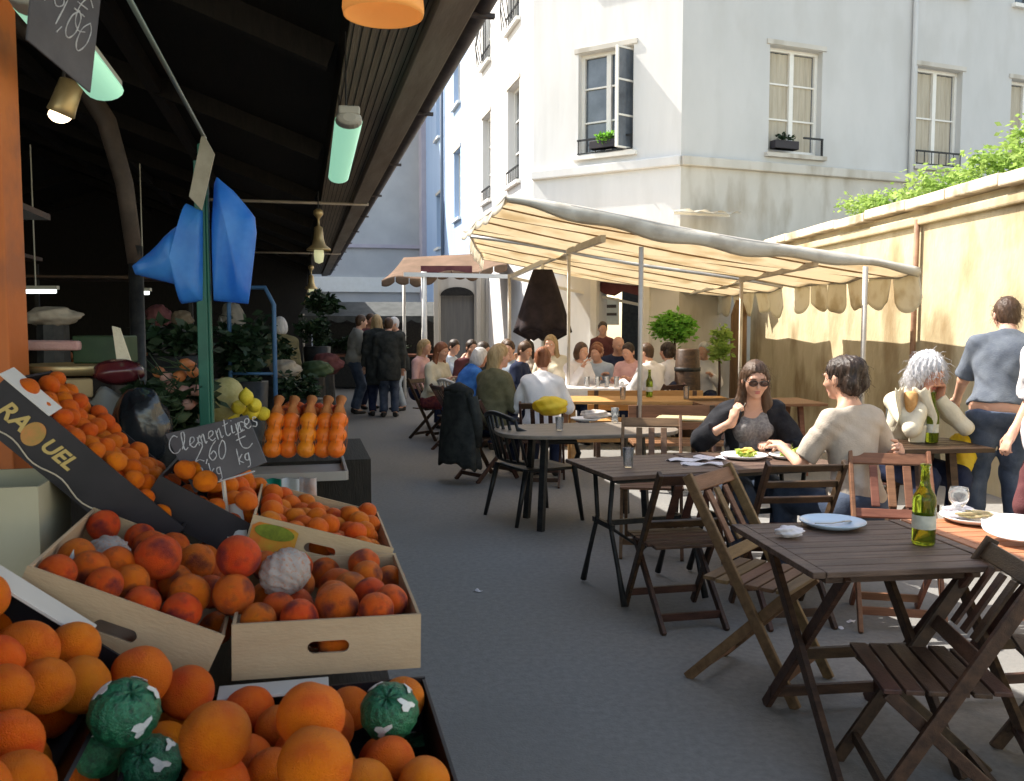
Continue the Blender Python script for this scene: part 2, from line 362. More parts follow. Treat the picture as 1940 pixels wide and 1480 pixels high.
    if jacket is not None:
        jm, open_ = jacket; jp = []
        for p in torso[:4]+trap:
            jp.append(p[:-1]+(dict(p[-1], clip=[(tuple(NB+D*.0), tuple((D-Fw*.1).normalized())), (tuple(P-D*.1), tuple(-D))]),))
        jp.append(('ell', P-D*.02, (.17*g, .125*g, .17), RS, {'k': .04, 'clip': [(tuple(P-D*.1), tuple(-D))]}))
        for A, E, T, sgn in arms:
            jp += [('cone', A, E, .052, .046, {'k': .03})]; e2 = E+(T-E)*.45; jp.append(('cone', E, e2, .046, .04, {'k': .02, 'clip': [(tuple(e2), tuple((T-E).normalized()))]}))
        jp.append(('ell', P+D*.28+Fw*.15, (open_, .13, .42), RS, {'k': .012, 'sub': 1}))
        vs, fs = sdf_mesh(jp, h, infl=.024, noise=folds(.009, seed=rng.uniform(0, 9))); np_mesh('jacket', vs, fs, jm, o)
    if bottom is not None:
        bp = [('ell', P+D*.0, (.17*g, .122*g, .12), RS, {'k': .05, 'clip': [(tuple(P+D*btop), tuple(D))]})]
        for A, K, T, sgn in legs:
            bp.append(('cone', A, K, .086*k, .064*k, {'k': .05}))
            if blen > .5: e = K+(T-K)*(blen-.5)/.5*.97; bp.append(('cone', K, e, .062*k, .052*k, {'k': .03, 'clip': [(tuple(e), tuple((T-K).normalized()))]}))
        vs, fs = sdf_mesh(bp, max(h, .009), infl=.011, noise=folds(.004, seed=rng.uniform(0, 9))); np_mesh('trousers', vs, fs, bottom, o)
    for A, K, T, sgn in legs:
        f = V((sgn*.03, .16, 0)).normalized(); R = Matrix((V((f.y, -f.x, 0)), f, V((0, 0, 1)))).transposed()
        sp = [('ell', T+V((0, 0, -.01)), (.042, .048, .05), R, {'k': .02, 'clip': [((0, 0, T.z+.02), (0, 0, 1))]}), ('ell', T+f*.09+V((0, 0, -.045)), (.045, .1, .033), R, {'k': .03, 'clip': [((0, 0, T.z-.073), (0, 0, -1))]}),
              ('ell', T+f*.0+V((0, 0, -.045)), (.036, .05, .033), R, {'k': .02, 'clip': [((0, 0, T.z-.073), (0, 0, -1))]})]
        vs, fs = sdf_mesh(sp, max(h, .009)); np_mesh('shoe', vs, fs, SHOE, o)
    # face details
    if h < .016:
        for x in (-1, 1):
            MB().ball(hp(x*.031, .0685, .008), .0118, 10, 8).build('eye', EYEW, o, True); MB().ball(hp(x*.031, .0755, .0068), (.0056), 8, 6).build('iris', IRIS, o, True)
            if h < .01:
                MB().tube([hp(x*.014, .093, .029), hp(x*.032, .094, .034), hp(x*.05, .082, .028)], [.002, .0035, .0015], 6).build('eyebrow', hairm or SHOE, o, True)
        if h < .01: MB().ball(hp(0, .0865, -.0525), (.021, .0085, .0045), 10, 6, RH).ball(hp(0, .0845, -.0625), (.018, .0085, .005), 10, 6, RH).build('lips', LIP, o, True)
    if glasses:
        mb = MB()
        for x in (-1, 1):
            c = hp(x*.034, .101, .006); mb.tube([c+RH @ V((math.cos(a)*.027, 0, math.sin(a)*.019)) for a in [i*math.pi/8 for i in range(17)]], .0028, 6, False)
            mb.tube([hp(x*.061, .1, .012), hp(x*.08, .06, .012), hp(x*.082, -.02, .01)], .0022, 6)
        mb.tube([hp(-.008, .104, .01), hp(0, .107, .012), hp(.008, .104, .01)], .0024, 6).build('glasses', BLACKF, o, True)
        for x in (-1, 1): MB().ball(hp(x*.034, .1, .006), (.026, .0015, .018), 16, 8, RH).build('lens', mat('tinted_lens', (.05, .02, .015), rough=.1, alpha=.72, spec=.6), o, True)
    # hair
    if hair and hair != 'bald':
        fc = [(tuple(hp(0, .06, .05)), tuple(RH @ V((0, .86, -.5))))]
        capc = {'k': .02, 'clip': fc}
        hh = [('ell', hp(0, -.014, .03), (.082, .1, .1), RH, capc), ('ell', hp(0, -.045, -.02), (.068, .055, .075), RH, {'k': .02})]
        amp, fr = .003, 1.0
        if hair == 'long':
            hh += [('cone', hp(x*.055, -.03, .02), hp(x*.085, -.01, -.16), .035, .03, {'k': .03}) for x in (-1, 1)]+[('cone', hp(0, -.06, 0), hp(0, -.085, -.2), .06, .05, {'k': .04})]
            hh += [('cone', hp(x*.085, -.01, -.15), S+Rt*x*.075+Fw*.075-D*.1, .028, .016, {'k': .03}) for x in (-1, 1)]
        elif hair == 'back':
            hh += [('cone', hp(0, -.07, 0), hp(0, -.095, -.25), .065, .04, {'k': .04})]+[('cone', hp(x*.06, -.03, .01), hp(x*.05, -.06, -.14), .033, .03, {'k': .03}) for x in (-1, 1)]
        elif hair == 'bun':
            hh += [('ell', hp(0, -.1, .075), (.045, .042, .042), RH, {'k': .02})]
        elif hair == 'updo':
            hh += [('ell', hp(.0, -.07, .05), (.085, .075, .07), RH, {'k': .03}), ('ell', hp(-.05, -.085, -.03), (.04, .045, .055), RH, {'k': .03}), ('ell', hp(.05, -.085, -.02), (.045, .045, .06), RH, {'k': .03}), ('ell', hp(0, -.06, -.06), (.05, .04, .05), RH, {'k': .03})]; amp = .005
        elif hair == 'pony': hh += [('cone', hp(0, -.1, .04), hp(0, -.15, -.12), .03, .018, {'k': .02})]
        elif hair == 'wavy':
            hh += [('ell', hp(x*.07, -.02, -.02), (.05, .07, .1), RH, {'k': .03}) for x in (-1, 1)]+[('ell', hp(0, -.06, .03), (.1, .08, .1), RH, {'k': .03}), ('ell', hp(0, -.09, -.08), (.08, .05, .08), RH, {'k': .03})]; amp = .009
        elif hair == 'bob': hh += [('ell', hp(x*.06, -.02, -.03), (.04, .06, .085), RH, {'k': .03}) for x in (-1, 1)]+[('ell', hp(0, -.07, -.05), (.07, .05, .08), RH, {'k': .03})]
        C0 = np.array(Hc)
        def hn(X, Y, Z, amp=amp):
            a = np.arctan2(Y-C0[1], X-C0[0]); return (amp*.6*np.sin(a*19+Z*30+3*np.sin(Z*28))+amp*.5*np.sin(a*41-Z*50)).astype(np.float32)
        vs, fs = sdf_mesh(hh, min(h, .011), noise=hn); np_mesh('hair', vs, fs, hairm or SHOE, o)
        if h < .01:
            mb = MB(); n_ = {'wavy': 1100, 'updo': 380, 'long': 500}.get(hair, 300); nrm_ = []
            for q in rng.choice(len(vs), n_):
                p = V(vs[q]); d = (p-Hc); d.normalize(); tdir = V((0, 0, -1))*.9+d*.35+V(rng.normal(0, .35, 3)); tdir.normalize()
                L = rng.uniform(.03, .09) if hair == 'wavy' else rng.uniform(.015, .045) if hair == 'updo' else rng.uniform(.02, .06); wv = V(rng.normal(0, .4, 3))
                pts = [p-d*.004, p+(tdir+d*.25)*L*.4, p+tdir*L*.75+wv*L*.2, p+tdir*L-d*.006]
                mb.tube(pts, [.0007, .0011, .0009, .0003], 3, False)
            mb.build('hair_strands', hairm or SHOE, o, True)
    if beard: pass
    o['_head'] = tuple(Hc); return o
# ------------------------------------------------------------------ foliage
def leaf_cloud(mb, c, r, n, size, flat=.35, rad_lo=.35, droop=0.0):
    c = V(c); r = V(r) if isinstance(r, (tuple, list)) else V((r, r, r))
    cl = [V(rng.normal(0, 1, 3)).normalized()*rng.uniform(.45, 1) for _ in range(max(6, n//70))]
    for _ in range(n):
        q = cl[rng.integers(len(cl))]; d = V(rng.normal(0, 1, 3)); d.normalize(); p = q*.75+d*rng.uniform(0, .42)
        if p.length > 1.08: p = p.normalized()*1.08
        p = c+V((p.x*r.x, p.y*r.y, p.z*r.z)); a = V(rng.normal(0, 1, 3)).normalized(); a.z = a.z*flat-droop; a.normalize()
        b = a.cross(V(rng.normal(0, 1, 3))).normalized(); s = size*rng.uniform(.6, 1.3)
        mb.add([p, p+a*s*.5+b*s*.26, p+a*s, p+a*s*.5-b*s*.26], [(0, 1, 2, 3)])
    return mb
# ------------------------------------------------------------------ material library
ASPH = mat('asphalt', (.175, .17, .162), (.25, .243, .232), 30, .85, .3, 90, .25, c3=(.18, .175, .167), sc3=.55, lo=.25, hi=.75, detail=10)
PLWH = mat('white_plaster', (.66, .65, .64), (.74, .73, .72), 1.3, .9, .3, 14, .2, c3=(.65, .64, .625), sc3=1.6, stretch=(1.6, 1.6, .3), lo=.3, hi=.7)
PLSH = mat('shaded_white_plaster', (.52, .52, .515), (.57, .565, .56), 1.1, .9, .3, 12, .2, stretch=(1, 1, .45), c3=(.515, .51, .5), sc3=1.8)  # white plaster darkened: shade of the unlit right face put into its colour
PLLO = mat('beige_plaster', (.5, .47, .42), (.58, .55, .5), 1.5, .9, .3, 12, .2, stretch=(1, 1, .35), c3=(.4, .36, .3), sc3=2.2)
PLBL = mat('blue_plaster', (.36, .48, .68), (.42, .54, .73), 1.3, .9, .2, 10, .2, stretch=(1, 1, .3))
PLLI = mat('mauve_plaster', (.42, .38, .44), (.5, .46, .5), 1.3, .9, .2, 10, .2)
PLEN = mat('pale_plaster', (.42, .42, .43), (.5, .5, .5), .8, .9, .2, 6, .2)
PLYE = mat('yellow_plaster', (.47, .39, .24), (.58, .5, .33), 2.4, .92, .8, 22, .15, c3=(.3, .22, .12), sc3=1.7, stretch=(1, 1, .5))
STONE = mat('coping_stone', (.62, .5, .36), (.75, .66, .5), 4, .9, .5, 30, .2, c3=(.3, .24, .16), sc3=3)
WHITEP = mat('white_paint', (.75, .73, .68), (.8, .78, .74), 8, .5)
GLASSD = mat('window_glass', (.035, .045, .06), (.12, .14, .17), 1.6, .06, spec=.9)
CURT = mat('curtain', (.4, .35, .27), (.5, .45, .36), 3, .8, stretch=(9, 9, .6))
IRON = mat('black_iron', (.015, .016, .018), (.035, .035, .035), 20, .5, metal=.3)
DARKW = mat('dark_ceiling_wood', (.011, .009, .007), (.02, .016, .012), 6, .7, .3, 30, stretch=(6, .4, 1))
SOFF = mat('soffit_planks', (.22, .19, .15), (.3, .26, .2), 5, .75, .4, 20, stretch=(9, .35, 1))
FASC = mat('fascia_wood', (.22, .19, .16), (.3, .27, .23), 4, .7, .3, 18, stretch=(2, .3, 2))
ZINC = mat('zinc_gutter', (.05, .042, .045), (.09, .075, .078), 5, .5, .2, metal=.2)
ORPOST = mat('orange_paint', (.6, .17, .035), (.5, .13, .03), 3, .55, .15, 20, c3=(.4, .12, .04), sc3=5)
GREENP = mat('green_paint', (.012, .09, .065), (.02, .13, .09), 8, .45)
TUBEL = mat('light_diffuser', (.45, .8, .6), rough=.4, emis=(.4, .85, .6), es=.16)
TUBEH = mat('light_housing', (.4, .4, .36), rough=.5)
LAMPO = mat('orange_shade', (.75, .38, .1), (.8, .45, .14), 3, .5, emis=(1, .5, .14), es=.1, trans=.4)
BULB = mat('lit_bulb', (1, .9, .7), emis=(1, .82, .55), es=1.6)
BULBD = mat('pale_glass_bulb', (.6, .6, .4), rough=.2, emis=(.8, .8, .45), es=.12)
BRASS = mat('brass', (.45, .33, .16), (.55, .42, .22), 8, .4, metal=.6)
CANV = mat('canvas', (.8, .71, .55), (.85, .77, .62), 2.0, .85, .25, 60, trans=.62, c3=(.7, .59, .42), sc3=2.2)
CANW = mat('canvas_flap', (.8, .77, .68), (.86, .83, .76), 2.0, .85, .25, 60, trans=.6, c3=(.66, .6, .48), sc3=4)
CANG = mat('canvas_valance', (.6, .57, .5), (.68, .65, .58), 2.6, .85, .25, 60, trans=.3, c3=(.5, .46, .39), sc3=5)
CSEAM = mat('canvas_seam', (.28, .18, .09), rough=.8)
POLE = mat('galvanised_pole', (.42, .38, .33), (.52, .48, .42), 9, .5, metal=.3)
POLEW = mat('white_pole', (.7, .68, .64), rough=.5)
RUST = mat('rust_canvas', (.17, .11, .07), (.24, .15, .1), 2.5, .85, .2, 50, trans=.3)
TEAK = mat('weathered_teak', (.125, .066, .034), (.21, .115, .06), 3.5, .55, .25, 30, stretch=(1.2, 9, 9), vary=.18)
DTEAK = mat('dark_teak', (.035, .017, .011), (.085, .042, .025), 4, .42, .25, 30, stretch=(2, 8, 8), vary=.2)
RTEAK = mat('red_teak', (.16, .066, .034), (.25, .11, .06), 4, .5, .2, 30, stretch=(1.2, 9, 9), vary=.12)
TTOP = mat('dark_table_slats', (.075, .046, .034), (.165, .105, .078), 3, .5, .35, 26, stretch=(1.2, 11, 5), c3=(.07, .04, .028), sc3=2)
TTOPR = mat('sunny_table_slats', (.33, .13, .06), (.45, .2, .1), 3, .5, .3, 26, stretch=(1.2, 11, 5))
TGREY = mat('grey_table', (.15, .125, .1), (.24, .2, .165), 4, .5, .2, 26, stretch=(1.2, 8, 5))
KRAFT = mat('kraft_card', (.47, .33, .2), (.56, .41, .26), 3, .85, .2, 60, stretch=(1, 1, 3), vary=.06)
KRAFTI = mat('kraft_inside', (.4, .29, .19), (.48, .36, .24), 3, .85)
BLKC = mat('black_printed_card', (.012, .011, .014), (.025, .02, .025), 6, .5)
WHC = mat('white_card', (.6, .58, .56), (.68, .66, .63), 6, .7)
GOLD = mat('gold_print', (.5, .36, .12), rough=.5); CREAMP = mat('cream_print', (.5, .43, .33), rough=.6)
CHALKB = mat('chalkboard', (.075, .072, .08), (.12, .115, .125), 5, .8, .1)
CHALK = mat('chalk', (.62, .62, .64), (.45, .45, .47), 60, .95)
BLUEB = mat('blue_plastic_bag', (.03, .22, .75), (.09, .38, .9), 5, .35, .3, 6, trans=.45, spec=.5)
def orange_mat(name, c, c2, c3, vary=.12, sc3=1.6, coat=.15):
    return mat(name, c, c2, 2.2, .42, .8, 26, .4, vary=vary, c3=c3, sc3=sc3, coat=0, lo=.3, hi=.7)
OR1 = orange_mat('orange_peel', (.88, .155, .0), (.93, .21, .0), (.8, .11, .0), .1, 1.2)
OR2 = orange_mat('blood_orange_peel', (.74, .09, .004), (.82, .15, .004), (.2, .022, .02), .09, .8)
CLEM = orange_mat('clementine_peel', (.9, .15, .0), (.95, .21, .0), (.8, .12, .0), .07)
PAPW = mat('tissue_paper', (.66, .58, .56), (.75, .69, .66), 9, .8, .6, 40, trans=.3, c3=(.72, .42, .3), sc3=9)
PAPG = mat('green_foil_paper', (.012, .105, .05), (.03, .2, .1), 5, .35, .5, 14, spec=.5, c3=(.012, .06, .035), sc3=4)
PAPP = mat('silver_print', (.6, .62, .62), (.7, .72, .72), 20, .4)
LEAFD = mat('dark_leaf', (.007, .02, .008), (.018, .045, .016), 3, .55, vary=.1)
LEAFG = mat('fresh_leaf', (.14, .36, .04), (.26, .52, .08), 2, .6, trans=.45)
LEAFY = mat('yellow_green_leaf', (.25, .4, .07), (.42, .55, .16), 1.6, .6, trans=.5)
PLATE = mat('plate_glaze', (.5, .62, .76), rough=.18, spec=.6); PLATEW = mat('white_plate', (.82, .8, .8), rough=.2)
BOTG = mat('green_bottle_glass', (.24, .32, .03), rough=.06, glass=.85, ior=1.3, spec=.6)
WINE = mat('white_wine', (.45, .42, .06), rough=.3); LABELW = mat('bottle_label', (.6, .6, .52), (.45, .46, .4), 30, .6)
GLASSC = mat('clear_glass', (.9, .92, .93), rough=.03, glass=.92, ior=1.2)
NAPK = mat('paper_napkin', (.66, .62, .66), (.74, .7, .72), 12, .85, .4, 40)
fab = lambda n, a, b, **k: mat(n, a, b, k.pop('sc', 10), .9, .35, 120, .15, **k)
F_BLACK = fab('black_cardigan', (.012, .012, .015), (.03, .03, .034)); F_GREYT = fab('grey_print_top', (.16, .15, .15), (.3, .28, .27), sc=60)
F_BEIGE = fab('beige_knit', (.42, .36, .3), (.5, .43, .36)); F_CREAM = fab('cream_knit', (.62, .56, .42), (.7, .64, .5))
F_WHITE = fab('white_cotton', (.7, .68, .7), (.78, .76, .77)); F_OLIVE = fab('olive_wool', (.11, .1, .055), (.17, .155, .09))
F_BLUE = fab('royal_blue_cloth', (.03, .12, .42), (.06, .2, .58)); F_DENIM = fab('denim', (.04, .055, .09), (.1, .125, .18), sc=5)
F_GRT = fab('slate_t_shirt', (.1, .115, .145), (.15, .17, .2)); F_ORS = fab('orange_cloth', (.6, .2, .1), (.66, .28, .16))
F_DARK = fab('charcoal_coat', (.02, .022, .022), (.045, .048, .045)); F_NAVY = fab('navy_cloth', (.015, .02, .05), (.03, .04, .08))
F_PINK = fab('pink_cloth', (.6, .35, .34), (.7, .45, .42)); F_LBL = fab('pale_blue_shirt', (.4, .48, .58), (.5, .57, .66)); F_TAN = fab('tan_scarf', (.4, .33, .18), (.52, .44, .26), sc=30)
PARAS = fab('parasol_cloth', (.02, .015, .017), (.04, .03, .032), sc=4); F_MAR = fab('maroon_cloth', (.09, .03, .035), (.15, .06, .06), sc=4); F_RED = fab('red_plaid', (.3, .07, .06), (.12, .03, .05), sc=24)
H_BRN = mat('brown_hair', (.045, .022, .012), (.1, .055, .03), 5, .45, .3, 60, stretch=(6, 6, 1)); H_DRK = mat('dark_hair', (.02, .012, .009), (.055, .035, .025), 5, .42, .3, 60, stretch=(6, 6, 1))
H_GRY = mat('grey_hair', (.42, .42, .45), (.66, .65, .66), 6, .5, .4, 60, stretch=(7, 7, 1)); H_BLD = mat('blond_hair', (.28, .18, .08), (.46, .33, .17), 6, .5, .3, 60, stretch=(6, 6, 1))
H_RED = mat('reddish_hair', (.15, .05, .02), (.26, .1, .05), 6, .5, .3, 60, stretch=(6, 6, 1))
# ------------------------------------------------------------------ ground
MB().grid(lambda u, v: (-40+90*u, -12+100*v, 0), 30, 34).build('ground', ASPH)['kind'] = 'structure'
# ------------------------------------------------------------------ covered market hall (left)
hall = thing('market_hall', 'dark covered market hall with plank ceiling, long eave and gutter on the left', 'market hall', al(0, 0), AROT)
EZ = 2.98; B0, B1 = -2.0, 27.0; LY = B1-B0; MY = (B0+B1)/2
mb = MB(); mb.box((.435, MY, EZ+.05), (.35, LY, .03)); mb.build('soffit', SOFF, hall)
mb = MB()
for i in range(8): mb.box((.28+i*.044, MY, EZ+.034), (.005, LY, .004))
mb.build('soffit_batten', DARKW, hall)
MB().box((.70, MY, EZ+.03), (.17, LY, .1)).build('fascia', FASC, hall, bevel=.005)
MB().box((.632, MY, EZ+.045), (.018, LY, .04)).build('fascia_shadow_gap', DARKW, hall)
mb = MB(); pts = []
for k in range(9): a = math.pi+math.pi*k/8; pts.append((.84+.055*math.cos(a), .055*math.sin(a)))
mb.grid(lambda u, v: (.84+.055*math.cos(math.pi*(1+u)), B0+LY*v, EZ+.06+.055*math.sin(math.pi*(1+u))), 10, 1, .004)
for b in range(0, 26, 2): mb.box((.84, b+.2, EZ+.0), (.125, .03, .02))
mb.build('gutter', ZINC, hall, 'auto')
# roof covering: two slopes above the planks
mb = MB(); prof = [(.8, EZ+.12), (.2, EZ+.3), (-5.2, 5.3), (-10.5, EZ+.3), (-10.5, EZ+.2), (-5.2, 5.2), (.24, EZ+.2), (.26, EZ+.067), (.8, EZ+.067)]
n = len(prof); mb.add([(x, B0, z) for x, z in prof]+[(x, B1, z) for x, z in prof], [(i, n+i, n+(i+1) % n, (i+1) % n) for i in range(n)]+[tuple(range(n)), tuple(range(2*n-1, n-1, -1))])
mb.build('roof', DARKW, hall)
mb = MB()
for b in range(-1, 27, 3):
    for s in (-1, 1):
        x0, x1 = (.2, -5.2) if s > 0 else (-5.2, -10.5); z0, z1 = (EZ+.14, 5.1) if s > 0 else (5.1, EZ+.14)
        mb.bar((x0, b+.5, z0), (x1, b+.5, z1), .1, .16)
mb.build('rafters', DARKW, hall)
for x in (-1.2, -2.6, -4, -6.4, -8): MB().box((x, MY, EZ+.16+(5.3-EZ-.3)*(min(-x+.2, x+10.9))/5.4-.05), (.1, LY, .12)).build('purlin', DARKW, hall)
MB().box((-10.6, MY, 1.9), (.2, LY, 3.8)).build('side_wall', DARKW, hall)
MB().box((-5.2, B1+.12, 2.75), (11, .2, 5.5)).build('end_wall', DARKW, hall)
for b in (10.8, 18.4):                                        # white painted tie rods across the hall
    MB().tube([(-1.1, b, EZ-.02), (.8, b, EZ-.02)], .018, 8).build('tie_rod', POLE, hall, True)
# cast-iron column with curved bracket
p = at(262, 660, 5.2)
c = thing('iron_column', 'dark iron column with a curved bracket reaching up to the hall roof', 'column', (p.x, p.y, 0))
MB().tube([(0, 0, 0), (0, 0, .3), (0, 0, 2.0)], [.07, .045, .04], 12).build('shaft', IRON, c, True)
MB().tube([(0, 0, 1.9), (-.05, 0, 2.35), (-.14, 0, 2.7), (-.32, 0, 3.0), (-.62, 0, 3.25), (-1.0, 0, 3.4)], [.045, .05, .055, .055, .055, .06], 10).build('bracket', mat('brown_iron', (.04, .03, .025), (.07, .05, .04), 8, .6), c, True)
# orange post at the left edge
p = at(5, 700, 3.0); q = thing('orange_post', 'wide orange painted post at the left edge of the stall', 'post', (p.x-.02, p.y, 0), .1)
MB().box((0, 0, 1.75), (.15, .15, 3.5)).build('shaft', ORPOST, q, bevel=.006); MB().box((0, 0, .06), (.19, .19, .12)).build('base', IRON, q, bevel=.01)
for z in (1.62, 2.1): MB().lathe([(.009, 0), (.008, .006), (0, .008)], (.03, -.076, z), 10, Matrix.Rotation(math.pi/2, 3, 'X')).build('bolt', POLE, q)
# ------------------------------------------------------------------ buildings
def wall_frame(S, head):                                      # local x along the facade, y outwards normal = -y faces viewer
    return S, math.pi/2-head
def facade(parent, m, L, z0, z1, ops, t=.35, name='wall', x0=0.0):
    """wall mesh with real openings; facade face at y=0, body to y=+t; ops (xa,xb,za,zb)"""
    xs = sorted({x0, L}|{v for o in ops for v in o[:2]}); zs = sorted({z0, z1}|{v for o in ops for v in o[2:]}); mb = MB()
    ins = lambda x, z: any(o[0] < x < o[1] and o[2] < z < o[3] for o in ops)
    for i in range(len(xs)-1):
        for j in range(len(zs)-1):
            if ins((xs[i]+xs[i+1])/2, (zs[j]+zs[j+1])/2): continue
            a, b, c, d = xs[i], xs[i+1], zs[j], zs[j+1]; mb.add([(a, 0, c), (b, 0, c), (b, 0, d), (a, 0, d)], [(0, 1, 2, 3)]); mb.add([(a, t, c), (b, t, c), (b, t, d), (a, t, d)], [(3, 2, 1, 0)])
    for a, b, c, d in ops:
        mb.add([(a, 0, c), (b, 0, c), (b, 0, d), (a, 0, d), (a, t, c), (b, t, c), (b, t, d), (a, t, d)], [(0, 4, 5, 1), (1, 5, 6, 2), (2, 6, 7, 3), (3, 7, 4, 0)])
    return mb.build(name, m, parent)
def window(parent, xa, xb, za, zb, y=.16, rows=3, open_=False, rail=False, box_=False, curt=False, fr=WHITEP, cols=2):
    w_ = thing('window', None, None); w_.parent = parent; w_.location = ((xa+xb)/2, y, za); W, Hh = xb-xa, zb-za
    MB().box((0, .03, Hh/2), (W-.02, .01, Hh-.02)).build('pane', GLASSD, w_)
    if curt:
        MB().grid(lambda u, v: (-W*.42+W*.84*u, .014+.008*math.sin(u*44), .08+(Hh-.16)*v), 60, 1).build('curtain', CURT, w_)
    mb = MB(); f = .06
    for s in (-1, 1): mb.box((s*(W/2-f/2), 0, Hh/2), (f, .06, Hh))
    mb.box((0, 0, Hh-f/2), (W-2*f, .06, f)); mb.box((0, 0, f/2+.01), (W-2*f, .06, f+.02)); mb.box((0, -.004, Hh/2), (.085, .06, Hh-2*f))
    for r in range(1, rows): mb.box((0, .002, Hh*r/rows), (W-2*f, .03, .028))
    mb.build('frame', fr, w_)
    if open_:
        mb = MB(); mb.add([], [])
        for a, b in (((0, 0), (.0, 1)),): pass
        mb.bar((W/2-.05, -.03, .04), (W/2-.05, -.03, Hh-.04), .04, .05); mb.bar((W/2-.19, -.4, .04), (W/2-.19, -.4, Hh-.04), .04, .05)
        for z in (.05, Hh/3, Hh*2/3, Hh-.05): mb.bar((W/2-.05, -.03, z), (W/2-.19, -.4, z), .03, .03)
        mb.build('open_sash', fr, w_)
        MB().add([(W/2-.05, -.03, .06), (W/2-.19, -.4, .06), (W/2-.19, -.4, Hh-.06), (W/2-.05, -.03, Hh-.06)], [(0, 1, 2, 3)]).build('sash_pane', GLASSD, w_)
    MB().box((0, -y-.02, -.045), (W+.16, .14, .07)).build('sill', WHITEP if not curt else PLLO, w_)
    MB().box((0, -y+.0, Hh+.05), (W+.14, .05, .08)).build('lintel', PLLO, w_)
    if rail:
        mb = MB(); mb.box((0, -y-.03, .26), (W, .03, .03)); mb.box((0, -y-.03, .03), (W, .02, .02))
        for k in range(7): mb.box((-W/2+.02+k*(W-.04)/6, -y-.03, .14), (.012, .012, .22))
        mb.build('railing', IRON, w_)
    return w_
def planter(wnd_parent, loc, rotz, label, W=.55, leaf=LEAFG, n=260, droop=0):
    o = thing('window_box', label, 'planter', loc, rotz)
    MB().grid(lambda u, v: (-W/2+W*u, -.09+.18*v, .0), 1, 1).box((0, 0, .07), (W, .16, .14)).build('trough', mat('dark_trough', (.03, .025, .03), rough=.6), o, bevel=.01)
    leaf_cloud(MB(), (0, -.01, .19), (W*.46, .12, .1), n, .07, droop=droop).build('leaves', leaf, o); return o
S0 = V((2.78, 15.0, 0)); hB, hC, hD = math.radians(-57), math.radians(68), AH
dirv = lambda h: V((math.sin(h), math.cos(h), 0))
def zrow(py, Y): return EYE+(HOR-py)*Y/FPX
cb = thing('corner_building', 'white three-sided corner apartment building with tall paned windows above the terrace', 'building', S0, 0)
TOPZ = 11.5
# right face C
fC = thing('right_face', None, None); fC.parent = cb; fC.rotation_euler = (0, 0, math.pi/2-hC)
cw = [(1.74, 2.86), (5.05, 6.17), (7.45, 8.5), (10.6, 11.7)]
ops = [(a, b, 4.5, 6.3) for a, b in cw]+[(a, b, 7.72, 9.5) for a, b in cw]
facade(fC, PLSH, 14, 4.32, TOPZ, ops); facade(fC, PLLO, 14, 0, 4.16, [], name='ground_floor_wall')
MB().box((7, -.04+.15, 4.24), (14.0, .38, .16)).build('string_course', PLLO, fC, bevel=.02)
for i, (a, b) in enumerate(cw):
    window(fC, a, b, 4.5, 6.3, rail=i > 0, curt=True, rows=3 if i == 0 else 2); window(fC, a, b, 7.72, 9.5, rail=False, curt=i == 1)
# left face B (B runs left from the corner: mirror by running x negative)
LB = 2.86; fB = thing('middle_face', None, None); fB.parent = cb; eB = dirv(hB)*LB
fB.location = eB; fB.rotation_euler = (0, 0, math.atan2(-eB.y, -eB.x))
opsB = [(LB-1.93, LB-.87, 4.5, 6.25), (LB-1.93, LB-.87, 7.72, 9.5), (LB-1.52, LB-.62, 0, 2.52)]
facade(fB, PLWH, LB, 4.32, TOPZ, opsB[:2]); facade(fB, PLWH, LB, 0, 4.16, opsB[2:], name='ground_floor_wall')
MB().box((LB/2, .11, 4.24), (LB, .38, .16)).build('string_course', PLWH, fB, bevel=.02)
window(fB, LB-1.93, LB-.87, 4.5, 6.25, open_=True, rail=True, rows=3); window(fB, LB-1.93, LB-.87, 7.72, 9.5)
mb = MB(); a, b = LB-1.52, LB-.62
for x in (a-.05, b+.05): mb.box((x, -.02, 1.28), (.12, .1, 2.56))
mb.box(((a+b)/2, -.02, 2.6), (b-a+.22, .1, .12)); mb.build('door_frame', WHITEP, fB)
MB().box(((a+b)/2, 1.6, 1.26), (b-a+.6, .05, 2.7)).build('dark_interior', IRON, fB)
# alley face D and the blue house continuing it
SD = S0+eB; eD = dirv(hD); fD = thing('alley_face', None, None); fD.parent = cb; fD.location = eB+eD*6.35; fD.rotation_euler = (0, 0, math.atan2(-eD.y, -eD.x))
LD = 6.35; wD = [(1.03, 2.04), (3.73, 4.64)]
opsD = [(LD-b, LD-a, 4.35, 6.25) for a, b in wD]+[(LD-b, LD-a, 7.4, 9.3) for a, b in wD]+[(.1, 1.6, 0, 2.7)]
facade(fD, PLWH, LD, 0, TOPZ, opsD)
for a, b in wD:
    window(fD, LD-b, LD-a, 4.35, 6.25, rail=True, rows=3); window(fD, LD-b, LD-a, 7.4, 9.3, rail=True)
MB().box((.85, .2, 1.35), (1.5, .06, 2.7)).build('grey_door', mat('grey_door', (.13, .13, .135), (.17, .17, .17), 3, .6, stretch=(6, 1, .4)), fD)
mb = MB()
for a, b in wD:
    for k in range(6): mb.tube([(LD-b+.0+(b-a)*k/5, -.12, 7.42), (LD-b+(b-a)*k/5, -.16-.05*math.sin(k), 7.85), (LD-b+(b-a)*k/5, -.12, 8.25)], .012, 5)
    mb.box((LD-(a+b)/2, -.12, 8.25), (b-a, .03, .03))
mb.build('balcony_grille', IRON, fD)
MB().box((1.4, 3.2, TOPZ+.1), (1, 1, .2)).build('roof', ZINC, cb)
MB().tube([(.0, 0, 0), (0, 0, TOPZ)], .045, 10).build('downpipe', PLSH, fC, True).location = (4.9, -.06, 0)
